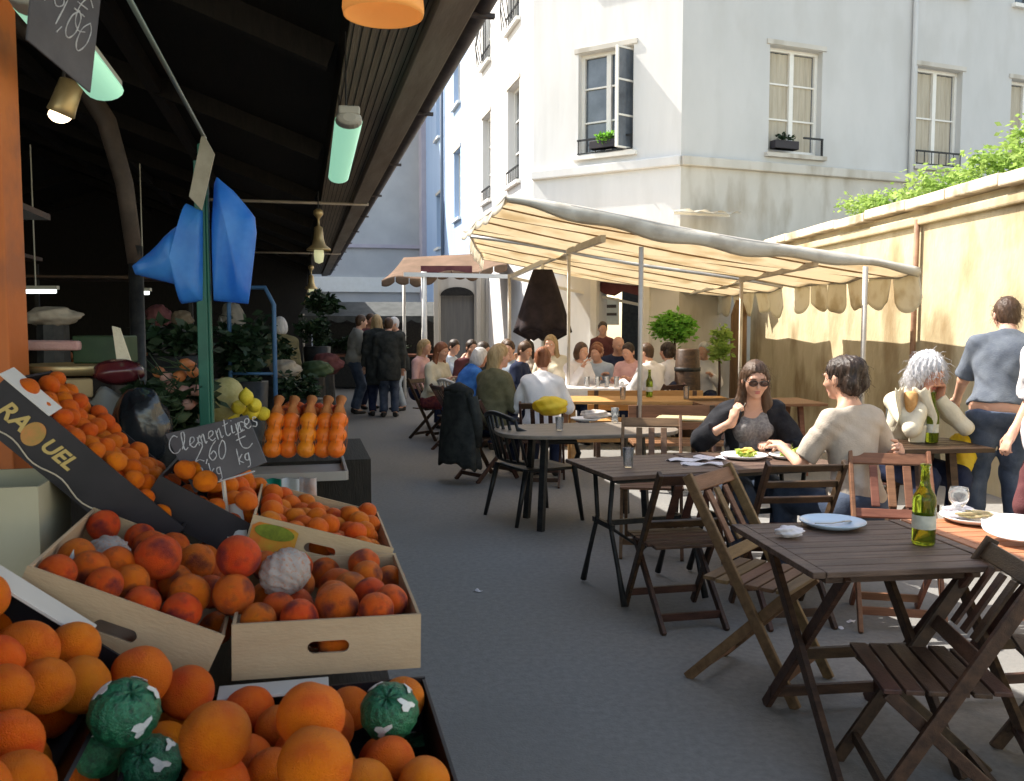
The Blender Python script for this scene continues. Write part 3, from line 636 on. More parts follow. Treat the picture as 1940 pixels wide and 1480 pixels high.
bl = thing('blue_house', 'pale blue plastered house further down the alley beyond the white building', 'building', SD+eD*14.2, math.atan2(-eD.y, -eD.x))
LBl = 14.2-6.36
facade(bl, PLBL, LBl, 0, 12, [(5.6, 6.6, 4.4, 6.2), (2.3, 3.1, 3.9, 5.5), (2.3, 3.1, 7.2, 8.8), (5.6, 6.6, 7.4, 9.2)])
for z0, z1 in ((4.4, 6.2), (7.4, 9.2)): window(bl, 5.6, 6.6, z0, z1, rows=3)
window(bl, 2.3, 3.1, 3.9, 5.5); window(bl, 2.3, 3.1, 7.2, 8.8)
MB().box((LBl/2, 3, 12.1), (LBl, 6, .2)).build('roof', ZINC, bl); MB().tube([(3.9, -.07, 0), (3.9, -.07, 12)], .05, 8).build('downpipe', mat('slate_pipe', (.12, .15, .2), rough=.5), bl, True)
MB().box((-.45, .1, 6), (.9, .5, 12)).build('corner_pier', PLLI, bl)
an = thing('beige_annex', 'low beige annex with a grey arched door under the rust brown awning', 'annex', (-1.78, 20.5, 0))
def arch_wall():
    facade(an, PLLO, 1.5, 0, 2.85, [(.15, .92, 0, 2.2)], t=.3)
arch_wall(); MB().box((.75, 1.5, 2.9), (1.62, 3.0, .1)).build('roof', ZINC, an); MB().box((.02, 1.65, 1.42), (.04, 2.6, 2.84)).build('side_wall', PLLO, an)
MB().box((.535, .12, 1.1), (.77, .05, 2.2)).build('door', MATS['grey_door'], an); MB().prism([(.15, 0)]+[(.535-.385*math.cos(math.pi*i/14), .2*math.sin(math.pi*i/14)) for i in range(15)], .02, Matrix.Translation((0, .0, 2.2)) @ Matrix.Rotation(math.pi/2, 4, 'X')).build('door_arch', IRON, an)
for x in (.06, 1.02, 1.24, 1.44): MB().box((x, -.04, 1.4), (.1, .08, 2.8)).build('pilaster', PLLO, an, bevel=.01)
eb = thing('end_building', 'pale grey building closing the far end of the alley', 'building', al(-7.5, 31), AROT)
opsE = [(4.3, 5.4, 5.5, 7.3), (6.6, 7.7, 5.5, 7.3), (1.6, 2.7, 5.5, 7.3)]
facade(eb, PLEN, 12, 0, 14, opsE)
for o_ in opsE: window(eb, *o_, rows=2)
MB().box((6, -.05, 2.9), (12, .12, .5)).build('white_band', WHITEP, eb); MB().box((6, -.05, 4.2), (12, .12, .12)).build('string_course', PLLI, eb)
MB().box((6, 3, 14.1), (12, 6, .2)).build('roof', ZINC, eb)
# houses out of frame on the market side's back keep the courtyard closed
# ------------------------------------------------------------------ yellow garden wall on the right
W0 = V((4.52, 5.2, 0)); W1 = V((4.03, 15.2, 0)); wd = (W1-W0).normalized(); WL = (W1-W0).length; WH = 2.76
yw = thing('yellow_wall', 'sunlit yellow plaster courtyard wall with stone coping on the right', 'wall', W0, math.atan2(wd.y, wd.x))
MB().grid(lambda u, v: (-6+(WL+6)*u, 0, WH*v), 60, 12).box(((WL-6)/2, -.13, WH/2), (WL+6, .25, WH)).build('wall', PLYE, yw)
mb = MB(); x = -6.0
while x < WL:
    L_ = random.uniform(.7, 1.1); mb.box((x+L_/2, -.1+random.uniform(-.006, .006), WH+.055+random.uniform(-.012, .012)), (L_-.008, .46, .11), Matrix.Rotation(random.uniform(-.01, .01), 3, 'Y')); x += L_
mb.build('coping', STONE, yw, bevel=.015)
mb = MB(); mb.box((WL/2-3, .03, WH-.12), (WL+6, .06, .1)); mb.build('moulding', PLYE, yw, bevel=.02)
pz = onz(1697, 600, 0); MB().tube([(4.35, .05, 0), (4.35, .05, 1.4), (4.34, .05, 2.65)], .03, 8).build('drainpipe', mat('rusty_pipe', (.25, .13, .08), (.35, .2, .12), 9, .7), yw, True)
def stain_vines(mb, n, x0, x1, z1):
    for _ in range(n):
        x = rng.uniform(x0, x1); z = z1; pts = []
        for k in range(rng.integers(5, 13)): pts.append((x, .012+rng.uniform(0, .012), z)); x += rng.normal(0, .05); z -= rng.uniform(.05, .14)
        mb.tube(pts, [.006]+[.005]*(len(pts)-2)+[.002], 4)
        for q in pts[1:]:
            for _ in range(3): leaf_cloud(mb, q, .04, 1, .045, droop=.4)

# planting behind the wall
for i, (px, py, Y, rx, rz, n, lab) in enumerate(((1650, 392, 13.2, .8, .34, 2000, 'low bright green shrub over the far end of the yellow wall'), (1755, 372, 11.2, .75, .42, 2200, 'fluffy light green shrub over the middle of the yellow wall coping'),
        (1850, 325, 10.2, .55, .36, 1500, 'tall light green shrub behind the wall coping under the third window'), (1930, 285, 9.6, .42, .5, 1500, 'feathery green shrub at the right edge above the yellow wall'))):
    p = at(px, py, Y); o = thing('terrace_shrub', lab, 'shrub', (p.x+.25, p.y, 2.3), 0, 'shrubs above the yellow wall')
    leaf_cloud(MB(), (0, 0, p.z-2.3), (rx, .5, rz), n, .075).build('foliage', LEAFY, o)
    mb = MB()
    for k in range(7): mb.tube([(rng.uniform(-.1, .1), 0, 0), (rng.uniform(-.4, .4)*rx, .05, (p.z-2.3)*.6), (rng.uniform(-.8, .8)*rx, rng.uniform(-.2, .2), p.z-2.3+rng.uniform(0, .8)*rz)], [.014, .009, .004], 5)
    mb.build('stems', mat('green_stem', (.12, .16, .05), rough=.7), o, True)
MB().box((6.6, 9.2, 2.2), (3.4, 9.5, .3)).build('terrace', PLLO)['kind'] = 'structure'
p = at(1587, 420, 13.9); o = thing('terrace_railing', 'black metal rail frame standing at the end of the terrace shrubs', 'railing', (p.x, p.y, 2.35))
MB().box((0, 0, .34), (.045, .045, .68)).box((.55, 0, .34), (.045, .045, .68)).build('post', IRON, o); MB().box((.275, 0, .7), (.6, .05, .04)).build('rail', IRON, o)
# ------------------------------------------------------------------ market canopies
def canopy(label, y0, y1, lx0, lx1, rx0, rx1, zl, zr, front_val, poles, hl=0.0):
    """slanting rectangular awning: left edge (lx0,y0)-(lx1,y1) at zl, right edge (rx0,y0)-(rx1,y1) at zr"""
    o = thing('canopy', label, 'canopy', ((lx0+rx0)/2, (y0+y1)/2, 0), 0, 'cream canvas canopies over the terrace'); C = V(o.location)
    def P(u, v, dz=0.0):
        L = V((lx0+(lx1-lx0)*v, y0+(y1-y0)*v, zl)); R = V((rx0+(rx1-rx0)*v, y0+(y1-y0)*v, zr)); q = L.lerp(R, u)
        q.z += dz-.05*math.sin(math.pi*u)*math.sin(math.pi*v)-.035*abs(math.sin(v*math.pi*5))+.015*math.sin(u*9+v*14); return q-C
    MB().grid(lambda u, v: P(u, v), 44, 60, .002).build('roof_cloth', CANV, o, True)
    for k in range(1, 6):
        v = k/5.0 if k < 5 else .995
        MB().tube([P(u/12, v, -.012) for u in range(13)], .009 if k < 5 else .016, 6).build('seam_cord' if k < 5 else 'edge_rod', CSEAM if k < 5 else POLE, o, True)
    MB().tube([P(u/12, 0, .0) for u in range(13)], .02, 6).build('edge_rod', POLE, o, True)
    MB().tube([P(0, u/8, .0) for u in range(9)], .02, 6).build('edge_rod', POLE, o, True)
    MB().tube([P(1, u/8, .0) for u in range(9)], .02, 6).build('edge_rod', POLE, o, True)
    if front_val:
        def F(u, w_):
            q = P(u, 0); h = .05+.11*math.sin(math.pi*min(1, u*1.02)**.8)*(1-.35*u); q.z += .02*(1-w_)-h*w_+.02*math.sin(u*30)*w_; q.y -= .05*math.sin(w_*3)+.02*math.sin(u*17)*w_; return q
        MB().grid(F, 60, 6, .003).build('front_valance', CANG, o, True)
        def F2(u, w_):
            q = P(0, u); q.z += .05*(1-w_)-.1*w_; q.x -= .04*w_; return q
        MB().grid(F2, 20, 3, .003).build('side_flap', CANW, o, True)
    # scalloped flaps along the wall side
    nfl = front_val or 7
    for k in range(nfl):
        a, b = k/nfl+.004, (k+1)/nfl-.006; ph = rng.uniform(0, 6); dp = rng.uniform(.3, .37); tw = rng.uniform(-.03, .05)
        def S(u, w_):
            v = a+(b-a)*u; q = P(1, v); edge = dp*(1-.28*abs(2*u-1)**2.2); q.z -= .005+edge*w_; q.x += (.02*math.sin(u*5+ph)+tw)*w_; return q
        MB().grid(S, 10, 6, .003).build('scalloped_flap', CANW, o, True)
    if not front_val:
        for k in range(9):
            a, b = k/9+.004, (k+1)/9-.004
            def S(u, w_): v = a+(b-a)*u; q = P(0, v); q.z -= .005+.2*(1-.4*abs(2*u-1)**2)*w_; q.x -= .02*w_; return q
            MB().grid(S, 8, 3, .003).build('scalloped_flap', CANW, o, True)
    for (px, py, Y, r) in poles:
        t_ = at(px, py, Y); MB().tube([(t_.x-C.x, t_.y-C.y, 0), (t_.x-C.x, t_.y-C.y, t_.z)], r, 10).lathe([(r*1.6, 0), (r*1.6, .03), (r, .035)], (t_.x-C.x, t_.y-C.y, 0), 10).build('pole', POLE, o, True)
    return o, P, C
c1, P1, C1 = canopy('near cream canvas canopy with a sagging grey valance, held on thin poles', 8.5, 11.7, -.05, -.62, 3.83, 3.66, 2.74, 2.06, 6,
    [(1215, 468, 8.55, .024), (1640, 505, 8.3, .024), (1078, 476, 11.6, .022), (1405, 532, 11.6, .024)])
c2, P2, C2 = canopy('far cream canvas canopy behind the near one, seen from below', 12.1, 16.2, -.55, -.5, 3.62, 3.45, 2.72, 2.05, 0, [(965, 520, 16.0, .03), (1290, 560, 16.0, .028)])
for o, C, pts in ((c1, C1, [((1143, 452), 8.9), ((1076, 477), 11.5)]), (c1, C1, [((1546, 499), 8.9), ((1404, 530), 11.5)])):
    a, b = [at(*q[0], q[1])-C for q in pts]; MB().bar(a, b, .05, .07).build('rafter', POLE, o)
for pts in (((1072, 478), 12.2, (968, 524), 16.0), ((1400, 532), 12.2, (1285, 560), 16.0)):
    a, b = at(*pts[0], pts[1])-C2, at(*pts[2], pts[3])-C2; MB().bar(a, b, .06, .07).build('rafter', POLEW, c2)
a, b = at(968, 526, 16.0)-C2, at(1290, 605, 16.0)-C2; MB().bar(a, b+V((0, 0, .1)), .05, .05).build('crossbar', POLEW, c2)
# rust coloured canopy further down the alley
o = thing('canopy', 'low rust brown awning on white poles further down the alley', 'canopy', (0, 0, 0)); Yr = 18.0
A_, B_, C_, D_ = at(722, 532, 17.5), at(962, 505, 17.5), at(955, 478, 19.5), at(765, 488, 19.5)
def RC(u, v): q = A_.lerp(B_, u).lerp(D_.lerp(C_, u), v); q.z += .05*math.sin(u*15)*(1-v)-.05*math.sin(math.pi*v); return q
MB().grid(RC, 30, 10, .004).build('roof_cloth', RUST, o, True)
for k in range(9):
    def S(u, w_, k=k): q = RC((k+.03+.94*u)/9, 0); q.z -= .16*(1-.35*abs(2*u-1)**2)*w_; return q
    MB().grid(S, 8, 3, .003).build('scalloped_flap', RUST, o, True)
MB().bar(at(765, 520, 17.4), at(962, 524, 17.4), .06, .08).build('crossbar', POLEW, o)
for px, Y in ((803, 17.45), (765, 19.0)): t_ = at(px, 515, Y); MB().tube([(t_.x, t_.y, 0), t_], .055 if px > 800 else .035, 10).build('pole', POLEW, o, True)
mb = MB()
for px in (822, 870): mb.box(at(px, 512, 17.6), (.5, .12, .16))
mb.build('rolled_cloth', F_MAR, o)
# closed parasol
u0 = at(1028, 618, 13.4); o = thing('parasol', 'closed dark maroon parasol standing under the cream canopies', 'parasol', (u0.x, u0.y, 0))
MB().tube([(0, 0, 0), (0, 0, 2.45)], .022, 10).lathe([(.25, 0), (.25, .06), (.05, .09), (.04, .2)], (0, 0, 0), 18).build('pole', POLEW, o, True)
def UM(u, v):
    a = 2*math.pi*u; r = (.14+.27*v**.9)*(1+.07*math.cos(a*8)*v); return (r*math.cos(a), r*math.sin(a)*.8, 2.36-.9*v-.02*math.cos(a*8)*v)
MB().grid(UM, 64, 12, .004).build('cloth', PARAS, o, True); MB().grid(lambda u, v: UM(u, 1-.02*v) if 0 else (UM(u, 1)[0]*(1-.55*v), UM(u, 1)[1]*(1-.55*v), UM(u, 1)[2]-.13*v), 64, 3, .004).build('valance', PARAS, o, True)
# dark doorway sign, blue plaque, small scalloped awning over the door
q = at(1096, 617, 16.42); o = thing('wall_plaque', 'small blue notice board beside the dark doorway', 'sign', q, math.atan2(-eB.y, -eB.x)); MB().box((0, -.05, 0), (.27, .03, .42)).build('board', mat('blue_board', (.05, .09, .2), (.08, .13, .27), 4, .6), o, bevel=.005); MB().box((0, -.07, .07), (.2, .01, .02)).box((0, -.07, -.02), (.16, .01, .015)).build('lettering', CHALK, o)
q = at(1168, 548, 16.1); o = thing('door_pelmet', 'dark maroon scalloped pelmet above the restaurant door', 'pelmet', q, math.atan2(-eB.y, -eB.x))
mb = MB(); mb.prism([(-.62, .12), (-.62, -.12), (-.5, -.17), (-.38, -.08), (-.2, -.02), (-.05, -.1), (.12, -.13), (.28, -.05), (.45, -.1), (.62, -.14), (.62, .12)], .04, Matrix.Translation((0, -.3, 0)) @ Matrix.Rotation(math.pi/2, 4, 'X')); mb.build('board', F_MAR, o); MB().box((0, -.15, .1), (1.1, .3, .02)).build('bracket', IRON, o)
q = at(1138, 590, 16.6); o = thing('menu_board', 'cream menu sheet hanging in the dark doorway', 'sign', q, math.atan2(-eB.y, -eB.x)); MB().box((0, .45, 0), (.3, .02, .5)).build('sheet', F_CREAM, o); MB().box((0, .435, .1), (.2, .008, .06)).box((0, .435, -.05), (.22, .008, .05)).build('print', DTEAK, o)
q = at(1308, 408, 14.9); o = thing('small_awning', 'thin scalloped awning edge fixed to the beige ground floor wall', 'awning', q, math.pi/2-hC)
MB().grid(lambda u, v: (-.35+1.1*u, -.35*v, .06-.03*v+.025*math.sin(u*22)*v), 22, 2, .004).build('cloth', CANW, o, True); MB().box((.2, -.02, .02), (1.1, .04, .04)).build('batten', POLEW, o)
# ------------------------------------------------------------------ lamps under the hall eave
def lamp_line(py, zz):  # point on the lamp line under the soffit
    return None
t0, t1 = at(662, 222, 4.3), at(641, 338, 6.0)
def tubelight(p, q, label):
    o = thing('strip_light', label, 'light', (p+q)/2, 0, 'greenish strip lights'); d = (q-p).normalized(); c = (p+q)/2; x = d.cross(V((0, 0, 1))).normalized(); u = x.cross(d); L = (q-p).length
    def G(s, r, y0, y1): return lambda a, v: (-c*0)+d*(y0+(y1-y0)*v)+(x*math.cos(a*2*math.pi)*r+u*math.sin(a*2*math.pi)*r*.6)
    MB().grid(G(1, .066, -L/2+.08, L/2-.04), 16, 8).build('diffuser', TUBEL, o, True)
    MB().bar(-d*L/2+u*.035, d*L/2+u*.035, .1, .04, u).lathe([(.03, 0), (.058, .01), (.066, .09)], -d*L/2, 16, Matrix((x, u*.6, d)).transposed()).build('housing', TUBEH, o, bevel=.008)
    MB().tube([(-d*L*.3)+u*.03, (-d*L*.3)+V((0, 0, .5))], .005, 5).tube([(d*L*.3)+u*.03, (d*L*.3)+V((0, 0, .45))], .005, 5).build('hanger', IRON, o); return o
tubelight(t0, t1, 'greenish strip light hanging under the hall eave along the alley')
tubelight(at(45, -20, 2.6), at(205, 180, 3.3), 'green white strip light behind the hanging slate at the upper left')
def bell(px, py, Y, label, r=.13, lit=0):
    p = at(px, py, Y); o = thing('pendant_lamp', label, 'lamp', p, 0, 'pendant lamps along the eave')
    MB().lathe([(.02, .42), (.05, .4), (.055, .36), (.03, .33), (.012, .31), (.012, .24), (.045, .22), (.055, .1), (.075, .03), (r, -.01), (r*1.02, -.03), (r*.9, -.025), (.05, .0)], n=18).build('shade', BRASS, o, True)
    MB().tube([(0, 0, .4), (0, 0, max(.45, EZ-p.z))], .008, 6).build('cord', IRON, o)
    MB().lathe([(.05, 0), (.056, -.08), (.045, -.15), (0, -.17)], n=14).build('bulb', BULBD, o, True); return o
bell(604, 470, 9.8, 'nearest brass pendant lamp with a pale glass bulb under the eave'); bell(590, 545, 17, 'middle brass pendant lamp further along the eave', .12); bell(583, 572, 24, 'farthest small brass pendant lamp along the eave', .12)
p = at(726, -8, 3.5); o = thing('pendant_lamp', 'glowing orange dome lampshade cut by the top edge', 'lamp', p)
MB().lathe([(.02, .2), (.06, .19), (.12, .12), (.148, .03), (.155, -.055), (.15, -.075), (.145, -.07), (.14, .0)], n=28).build('shade', LAMPO, o, True); MB().tube([(0, 0, .2), (0, 0, .5)], .006, 6).build('cord', IRON, o); MB().ball((0, 0, .05), .04).build('bulb', BULB, o, True)
p = at(122, 195, 4.2); o = thing('spot_lamp', 'small round spot lamp glowing white below the slate at the upper left', 'lamp', p)
R = Matrix.Rotation(math.radians(22), 3, 'Y'); MB().lathe([(.03, .11), (.052, .1), (.058, -.02), (.062, -.05), (.055, -.055)], n=16, R=R).build('housing', BRASS, o, True); MB().ball(R @ V((0, 0, -.06)), (.05, .05, .035)).build('bulb', BULB, o, True); MB().tube([(0, 0, .09), (.03, 0, .6)], .008, 6).build('cord', IRON, o)
# ------------------------------------------------------------------ furniture
def folding_chair(label, wood, group=None, horiz=False):
    o = thing('folding_chair', label, 'chair', (0, 0, 0), 0, group)
    for s in (-1, 1):
        top = V((s*.2, -.27, .86)); bot = V((s*.2, .23, 0)); MB().bar(top, bot, .022, .045).build('long_leg', wood, o, bevel=.004)
        MB().bar((s*.17, -.27, 0), (s*.17, .17, .425), .022, .042).build('short_leg', wood, o, bevel=.004)
    for i in range(6): MB().box((0, -.165+i*.066, .445), (.42 if i else .38, .056, .016)).build('seat_slat', wood, o, bevel=.003)
    MB().box((.0, -.0, .425), (.3, .03, .02)).build('seat_rail', wood, o)
    dn = V((0, .5, -.86)).normalized(); R = Matrix.Rotation(math.atan2(.5, .86), 3, 'X')
    bp = lambda z: -.27+(.86-z)*.5/.86
    if horiz:
        for z in (.83, .74, .65): MB().box((0, bp(z), z), (.39, .014, .04), R).build('back_slat', wood, o, bevel=.003)
    else:
        MB().box((0, bp(.82), .82), (.385, .018, .065), R).build('top_rail', wood, o, bevel=.004); MB().box((0, bp(.55), .55), (.385, .018, .05), R).build('lower_rail', wood, o, bevel=.004)
        for x in (-.085, 0, .085): MB().box((x, bp(.685), .685), (.042, .012, .235), R).build('back_slat', wood, o, bevel=.003)
    MB().bar((-.2, .17, .1), (.2, .17, .1), .018, .04).build('front_stretcher', wood, o); MB().bar((-.17, -.2, .07), (.17, -.2, .07), .018, .04).build('rear_stretcher', wood, o)
    return o
G1 = 'wooden folding chairs on the terrace'
proto = folding_chair('light slatted wooden folding chair pushed to the left end of the dark front table', TEAK, G1)
proto.location = (1.09, 3.82, 0); proto.scale = (1, 1, 1.05); proto.rotation_euler = (0, 0, math.radians(-128))
dproto = folding_chair('dark wooden folding chair facing left in front of the foreground table', DTEAK, G1)
dproto.location = (1.36, 2.87, 0); dproto.rotation_euler = (0, 0, math.radians(83)); dproto.scale = (1, 1, .95)
dup(dproto, (1.93, 2.93, 0), math.radians(72), 'dark folding chair cut by the right picture edge', G1)
dup(dproto, (.87, 4.68, 0), math.radians(12), 'brown folding chair seen from behind at the empty dark table', G1)
rproto = folding_chair('reddish folding chair behind the woman in the beige shirt', RTEAK, G1); rproto.location = (2.0, 4.6, 0); rproto.rotation_euler = (0, 0, math.radians(168))
dup(rproto, (2.75, 4.25, 0), math.radians(100), 'reddish chair back cut by the right edge in front of the man in jeans', G1)
hproto = folding_chair('dark bistro chair with horizontal back slats at the near side of the plated table', DTEAK, G1, True); hproto.location = (1.45, 4.72, 0); hproto.rotation_euler = (0, 0, math.radians(6))
dup(proto, (.95, 6.05, 0), math.radians(172), 'folding chair between the empty dark table and the grey oval table', G1)
def folding_table(label, L, W, top, legs, loc, rot, X=True, group='slatted tables on the terrace'):
    o = thing('folding_table', label, 'table', loc, rot, group); n = 9; w_ = W/n
    mb = MB()
    for i in range(n): mb.box((0, -W/2+w_*(i+.5), .735), (L-.1, w_-.005, .02))
    for s in (-1, 1): mb.box((s*(L/2-.0225), 0, .7355), (.045, W, .0225))
    mb.build('tabletop', top, o, bevel=.003)
    MB().box((0, 0, .705), (L-.16, W-.14, .035)).build('underframe', legs, o)
    for s in (-1, 1):
        x = s*(L/2-.14)
        for k in (-1, 1): MB().bar((x+k*.014, k*W*.47, .0), (x+k*.014, -k*W*.4, .71), .024, .045).build('leg', legs, o, bevel=.003)
    MB().bar((-L/2+.14, 0.02, .33), (L/2-.14, 0.02, .33), .02, .04).build('stretcher', legs, o); MB().bar((-L/2+.14, W*.38, .08), (L/2-.14, W*.38, .08), .02, .04).build('stretcher', legs, o)
    return o
# front table: left end corners from the photograph
a_, b_ = onz(1385, 993, .747), onz(1540, 1085, .747); d_ = (a_-b_); wid = d_.length; ang = math.atan2(d_.y, d_.x)-math.pi/2
ax = V((math.cos(ang), math.sin(ang), 0)); mid = (a_+b_)/2
T1 = mid+ax*.36; folding_table('dark slatted folding table in the foreground holding a plate and a green bottle', .72, wid, TTOP, DTEAK, (T1.x, T1.y, 0), ang)
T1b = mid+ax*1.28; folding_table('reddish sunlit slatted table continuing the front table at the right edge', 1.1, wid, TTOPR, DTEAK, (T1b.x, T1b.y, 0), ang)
a2, b2 = onz(1068, 868, .747), onz(1165, 905, .747); d_ = a2-b2; ang2 = math.atan2(d_.y, d_.x)-math.pi/2; ax2 = V((math.cos(ang2), math.sin(ang2), 0)); m2 = (a2+b2)/2
T2 = m2+ax2*.35
def bistro_table(label, L, W, top, loc, rot):
    o = thing('bistro_table', label, 'table', loc, rot, 'slatted tables on the terrace'); n = 7; mb = MB()
    for i in range(n): mb.box((0, -W/2+W/n*(i+.5), .735), (L, W/n-.005, .022))
    mb.build('tabletop', top, o, bevel=.003); MB().box((0, 0, .71), (L-.1, W-.1, .025)).build('underframe', IRON, o)
    for s in (-1, 1):
        x = s*(L/2-.1)
        for k in (-1, 1): MB().tube([(x, k*W*.18, .7), (x, k*W*.12, .45), (x, k*W*.3, .2), (x, k*W*.42, .02)], [.014, .014, .014, .02], 8).build('leg', IRON, o, True)
        MB().bar((x, -W*.2, .42), (x, W*.2, .42), .02, .03).build('brace', IRON, o)
    MB().bar((-L/2+.1, 0, .42), (L/2-.1, 0, .42), .02, .03).tube([(-L/2+.1, 0, .42), (0, 0, .25), (L/2-.1, 0, .42)], .01, 6).build('stretcher', IRON, o); return o
bistro_table('empty dark table with curved iron legs beside the aisle', .7, .68, TTOP, (T2.x, T2.y, 0), ang2)
T2b = m2+ax2*1.09; bistro_table('dark table laid with salad plates in front of the woman in sunglasses', .74, .68, TTOP, (T2b.x, T2b.y, 0), ang2)
# grey oval table
t3 = onz(1110, 812, .74); o = thing('oval_table', 'grey oval table with crumpled napkins behind the empty table', 'table', (t3.x, t3.y, 0), math.radians(12))
MB().prism([(.72*math.copysign(abs(math.cos(a))**.6, math.cos(a)), .42*math.copysign(abs(math.sin(a))**.75, math.sin(a))) for a in [2*math.pi*i/40 for i in range(40)]], .03, Matrix.Translation((0, 0, .71))).build('tabletop', TGREY, o, bevel=.008)
for sx in (-1, 1):
    for sy in (-1, 1): MB().bar((sx*.42, sy*.24, 0), (sx*.38, sy*.2, .71), .045, .045).build('leg', IRON, o)
def picnic(label, loc, rot, L=1.8, m=RTEAK, cloth=False, W=.75):
    o = thing('plank_table', label, 'table', loc, rot, 'plank tables further back'); mb = MB()
    for i in range(6): mb.box((0, -W/2+W/6*(i+.5), .735), (L, W/6-.01, .03))
    mb.build('tabletop', m, o, bevel=.004)
    for s in (-1, 1):
        for k in (-1, 1): MB().bar((s*(L/2-.2), k*W*.42, 0), (s*(L/2-.2), k*W*.2, .72), .05, .05).build('leg', m, o)
    MB().bar((-L/2+.2, 0, .3), (L/2-.2, 0, .3), .04, .05).build('stretcher', m, o)
    if cloth:
        def TC(u, v):
            x = (u-.5)*(L+.3); y = (v-.5)*(W+.3); z = .76
            ex = max(0, abs(x)-L/2); ey = max(0, abs(y)-W/2); z -= ex+ey; return (max(-L/2-.01, min(L/2+.01, x)), max(-W/2-.01, min(W/2+.01, y)), z+.004*math.sin(x*30+y*20))
        MB().grid(TC, 40, 24, .003).build('tablecloth', F_WHITE, o, True)
    return o
OTEAK = mat('orange_lit_teak', (.38, .19, .06), (.5, .28, .1), 4, .55, .2, 30, stretch=(1.2, 9, 9))  # teak made brighter and warmer: orange light on the planks put into the colour
def bench(label, loc, rot, L=1.4, m=None):
    o = thing('bench', label, 'bench', loc, rot, 'wooden benches'); m = m or OTEAK; mb = MB()
    for i in range(3): mb.box((0, -.13+.13*i, .45), (L, .115, .03))
    mb.build('seat', m, o, bevel=.004); MB().box((0, -.19, .72), (L, .02, .12)).box((0, -.19, .58), (L, .02, .07)).build('backrest', m, o, bevel=.004)
    for s in (-1, 1):
        MB().bar((s*(L/2-.1), .1, 0), (s*(L/2-.1), .1, .43), .05, .05).build('leg', DTEAK, o); MB().bar((s*(L/2-.1), -.2, 0), (s*(L/2-.1), -.2, .78), .05, .05).build('leg', DTEAK, o)
    return o
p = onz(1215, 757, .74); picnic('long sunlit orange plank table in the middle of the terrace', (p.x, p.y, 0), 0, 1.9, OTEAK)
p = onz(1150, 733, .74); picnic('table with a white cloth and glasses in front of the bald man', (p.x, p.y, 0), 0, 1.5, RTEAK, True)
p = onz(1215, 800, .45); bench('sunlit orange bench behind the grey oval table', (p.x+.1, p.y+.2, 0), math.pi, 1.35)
p = onz(1290, 810, .6); bench('brown bench with backrest left of the woman in sunglasses', (p.x, p.y+.1, 0), math.pi, .9, RTEAK)
p = onz(1390, 765, .72); picnic('brown plank table behind the woman in sunglasses', (p.x+.2, p.y, 0), .1, 1.3, RTEAK)
p = onz(1752, 842, .74); picnic('small dark table with a green bottle beside the man in jeans', (p.x, p.y, 0), .1, .62, DTEAK, W=.6)
# black armchair
def armchair(label, loc, rot, m=IRON, sh=.43):
    o = thing('armchair', label, 'chair', loc, rot, 'armchairs beside the aisle')
    def SE(u, v): return (-.24+.48*u, -.22+.44*v, sh-.02*math.sin(math.pi*u)*math.sin(math.pi*v))
    MB().grid(SE, 10, 8, .02).build('seat', m, o, True)
    def BA(u, v): x = -.25+.5*u; return (x, -.22-.1*v-.05*(1-(2*u-1)**2), sh+.05+.34*v+.04*math.sin(math.pi*u)*v)
    mb = MB()
    for k in range(7): mb.tube([BA(k/6, 0), BA(k/6, .5), BA(k/6, 1)], .013, 6)
    mb.tube([BA(i/12, 1) for i in range(13)], .02, 8); mb.tube([BA(i/12, 0) for i in range(13)], .014, 8); mb.build('backrest', m, o, True)
    for s in (-1, 1):
        MB().tube([BA(.5+s*.5, .8), (s*.29, -.05, sh+.22), (s*.28, .2, sh+.2), (s*.27, .24, sh+.1)], .02, 8).build('armrest', m, o, True)
        MB().tube([(s*.27, .24, sh+.12), (s*.25, .21, sh), (s*.28, .27, 0)], [.02, .024, .016], 8).build('leg', m, o, True); MB().tube([(s*.24, -.22, sh), (s*.27, -.32, 0)], [.024, .016], 8).build('leg', m, o, True)
    return o
armchair('empty black armchair with tapering legs beside the aisle', (.19, 7.15, 0), math.radians(-62), mat('black_resin', (.012, .012, .013), (.02, .02, .02), 10, .38))
p = onz(845, 850, 0); o = armchair('white armchair with thin metal legs under the seated person in blue', (p.x+.28, p.y+.3, 0), math.radians(-60), POLEW); 
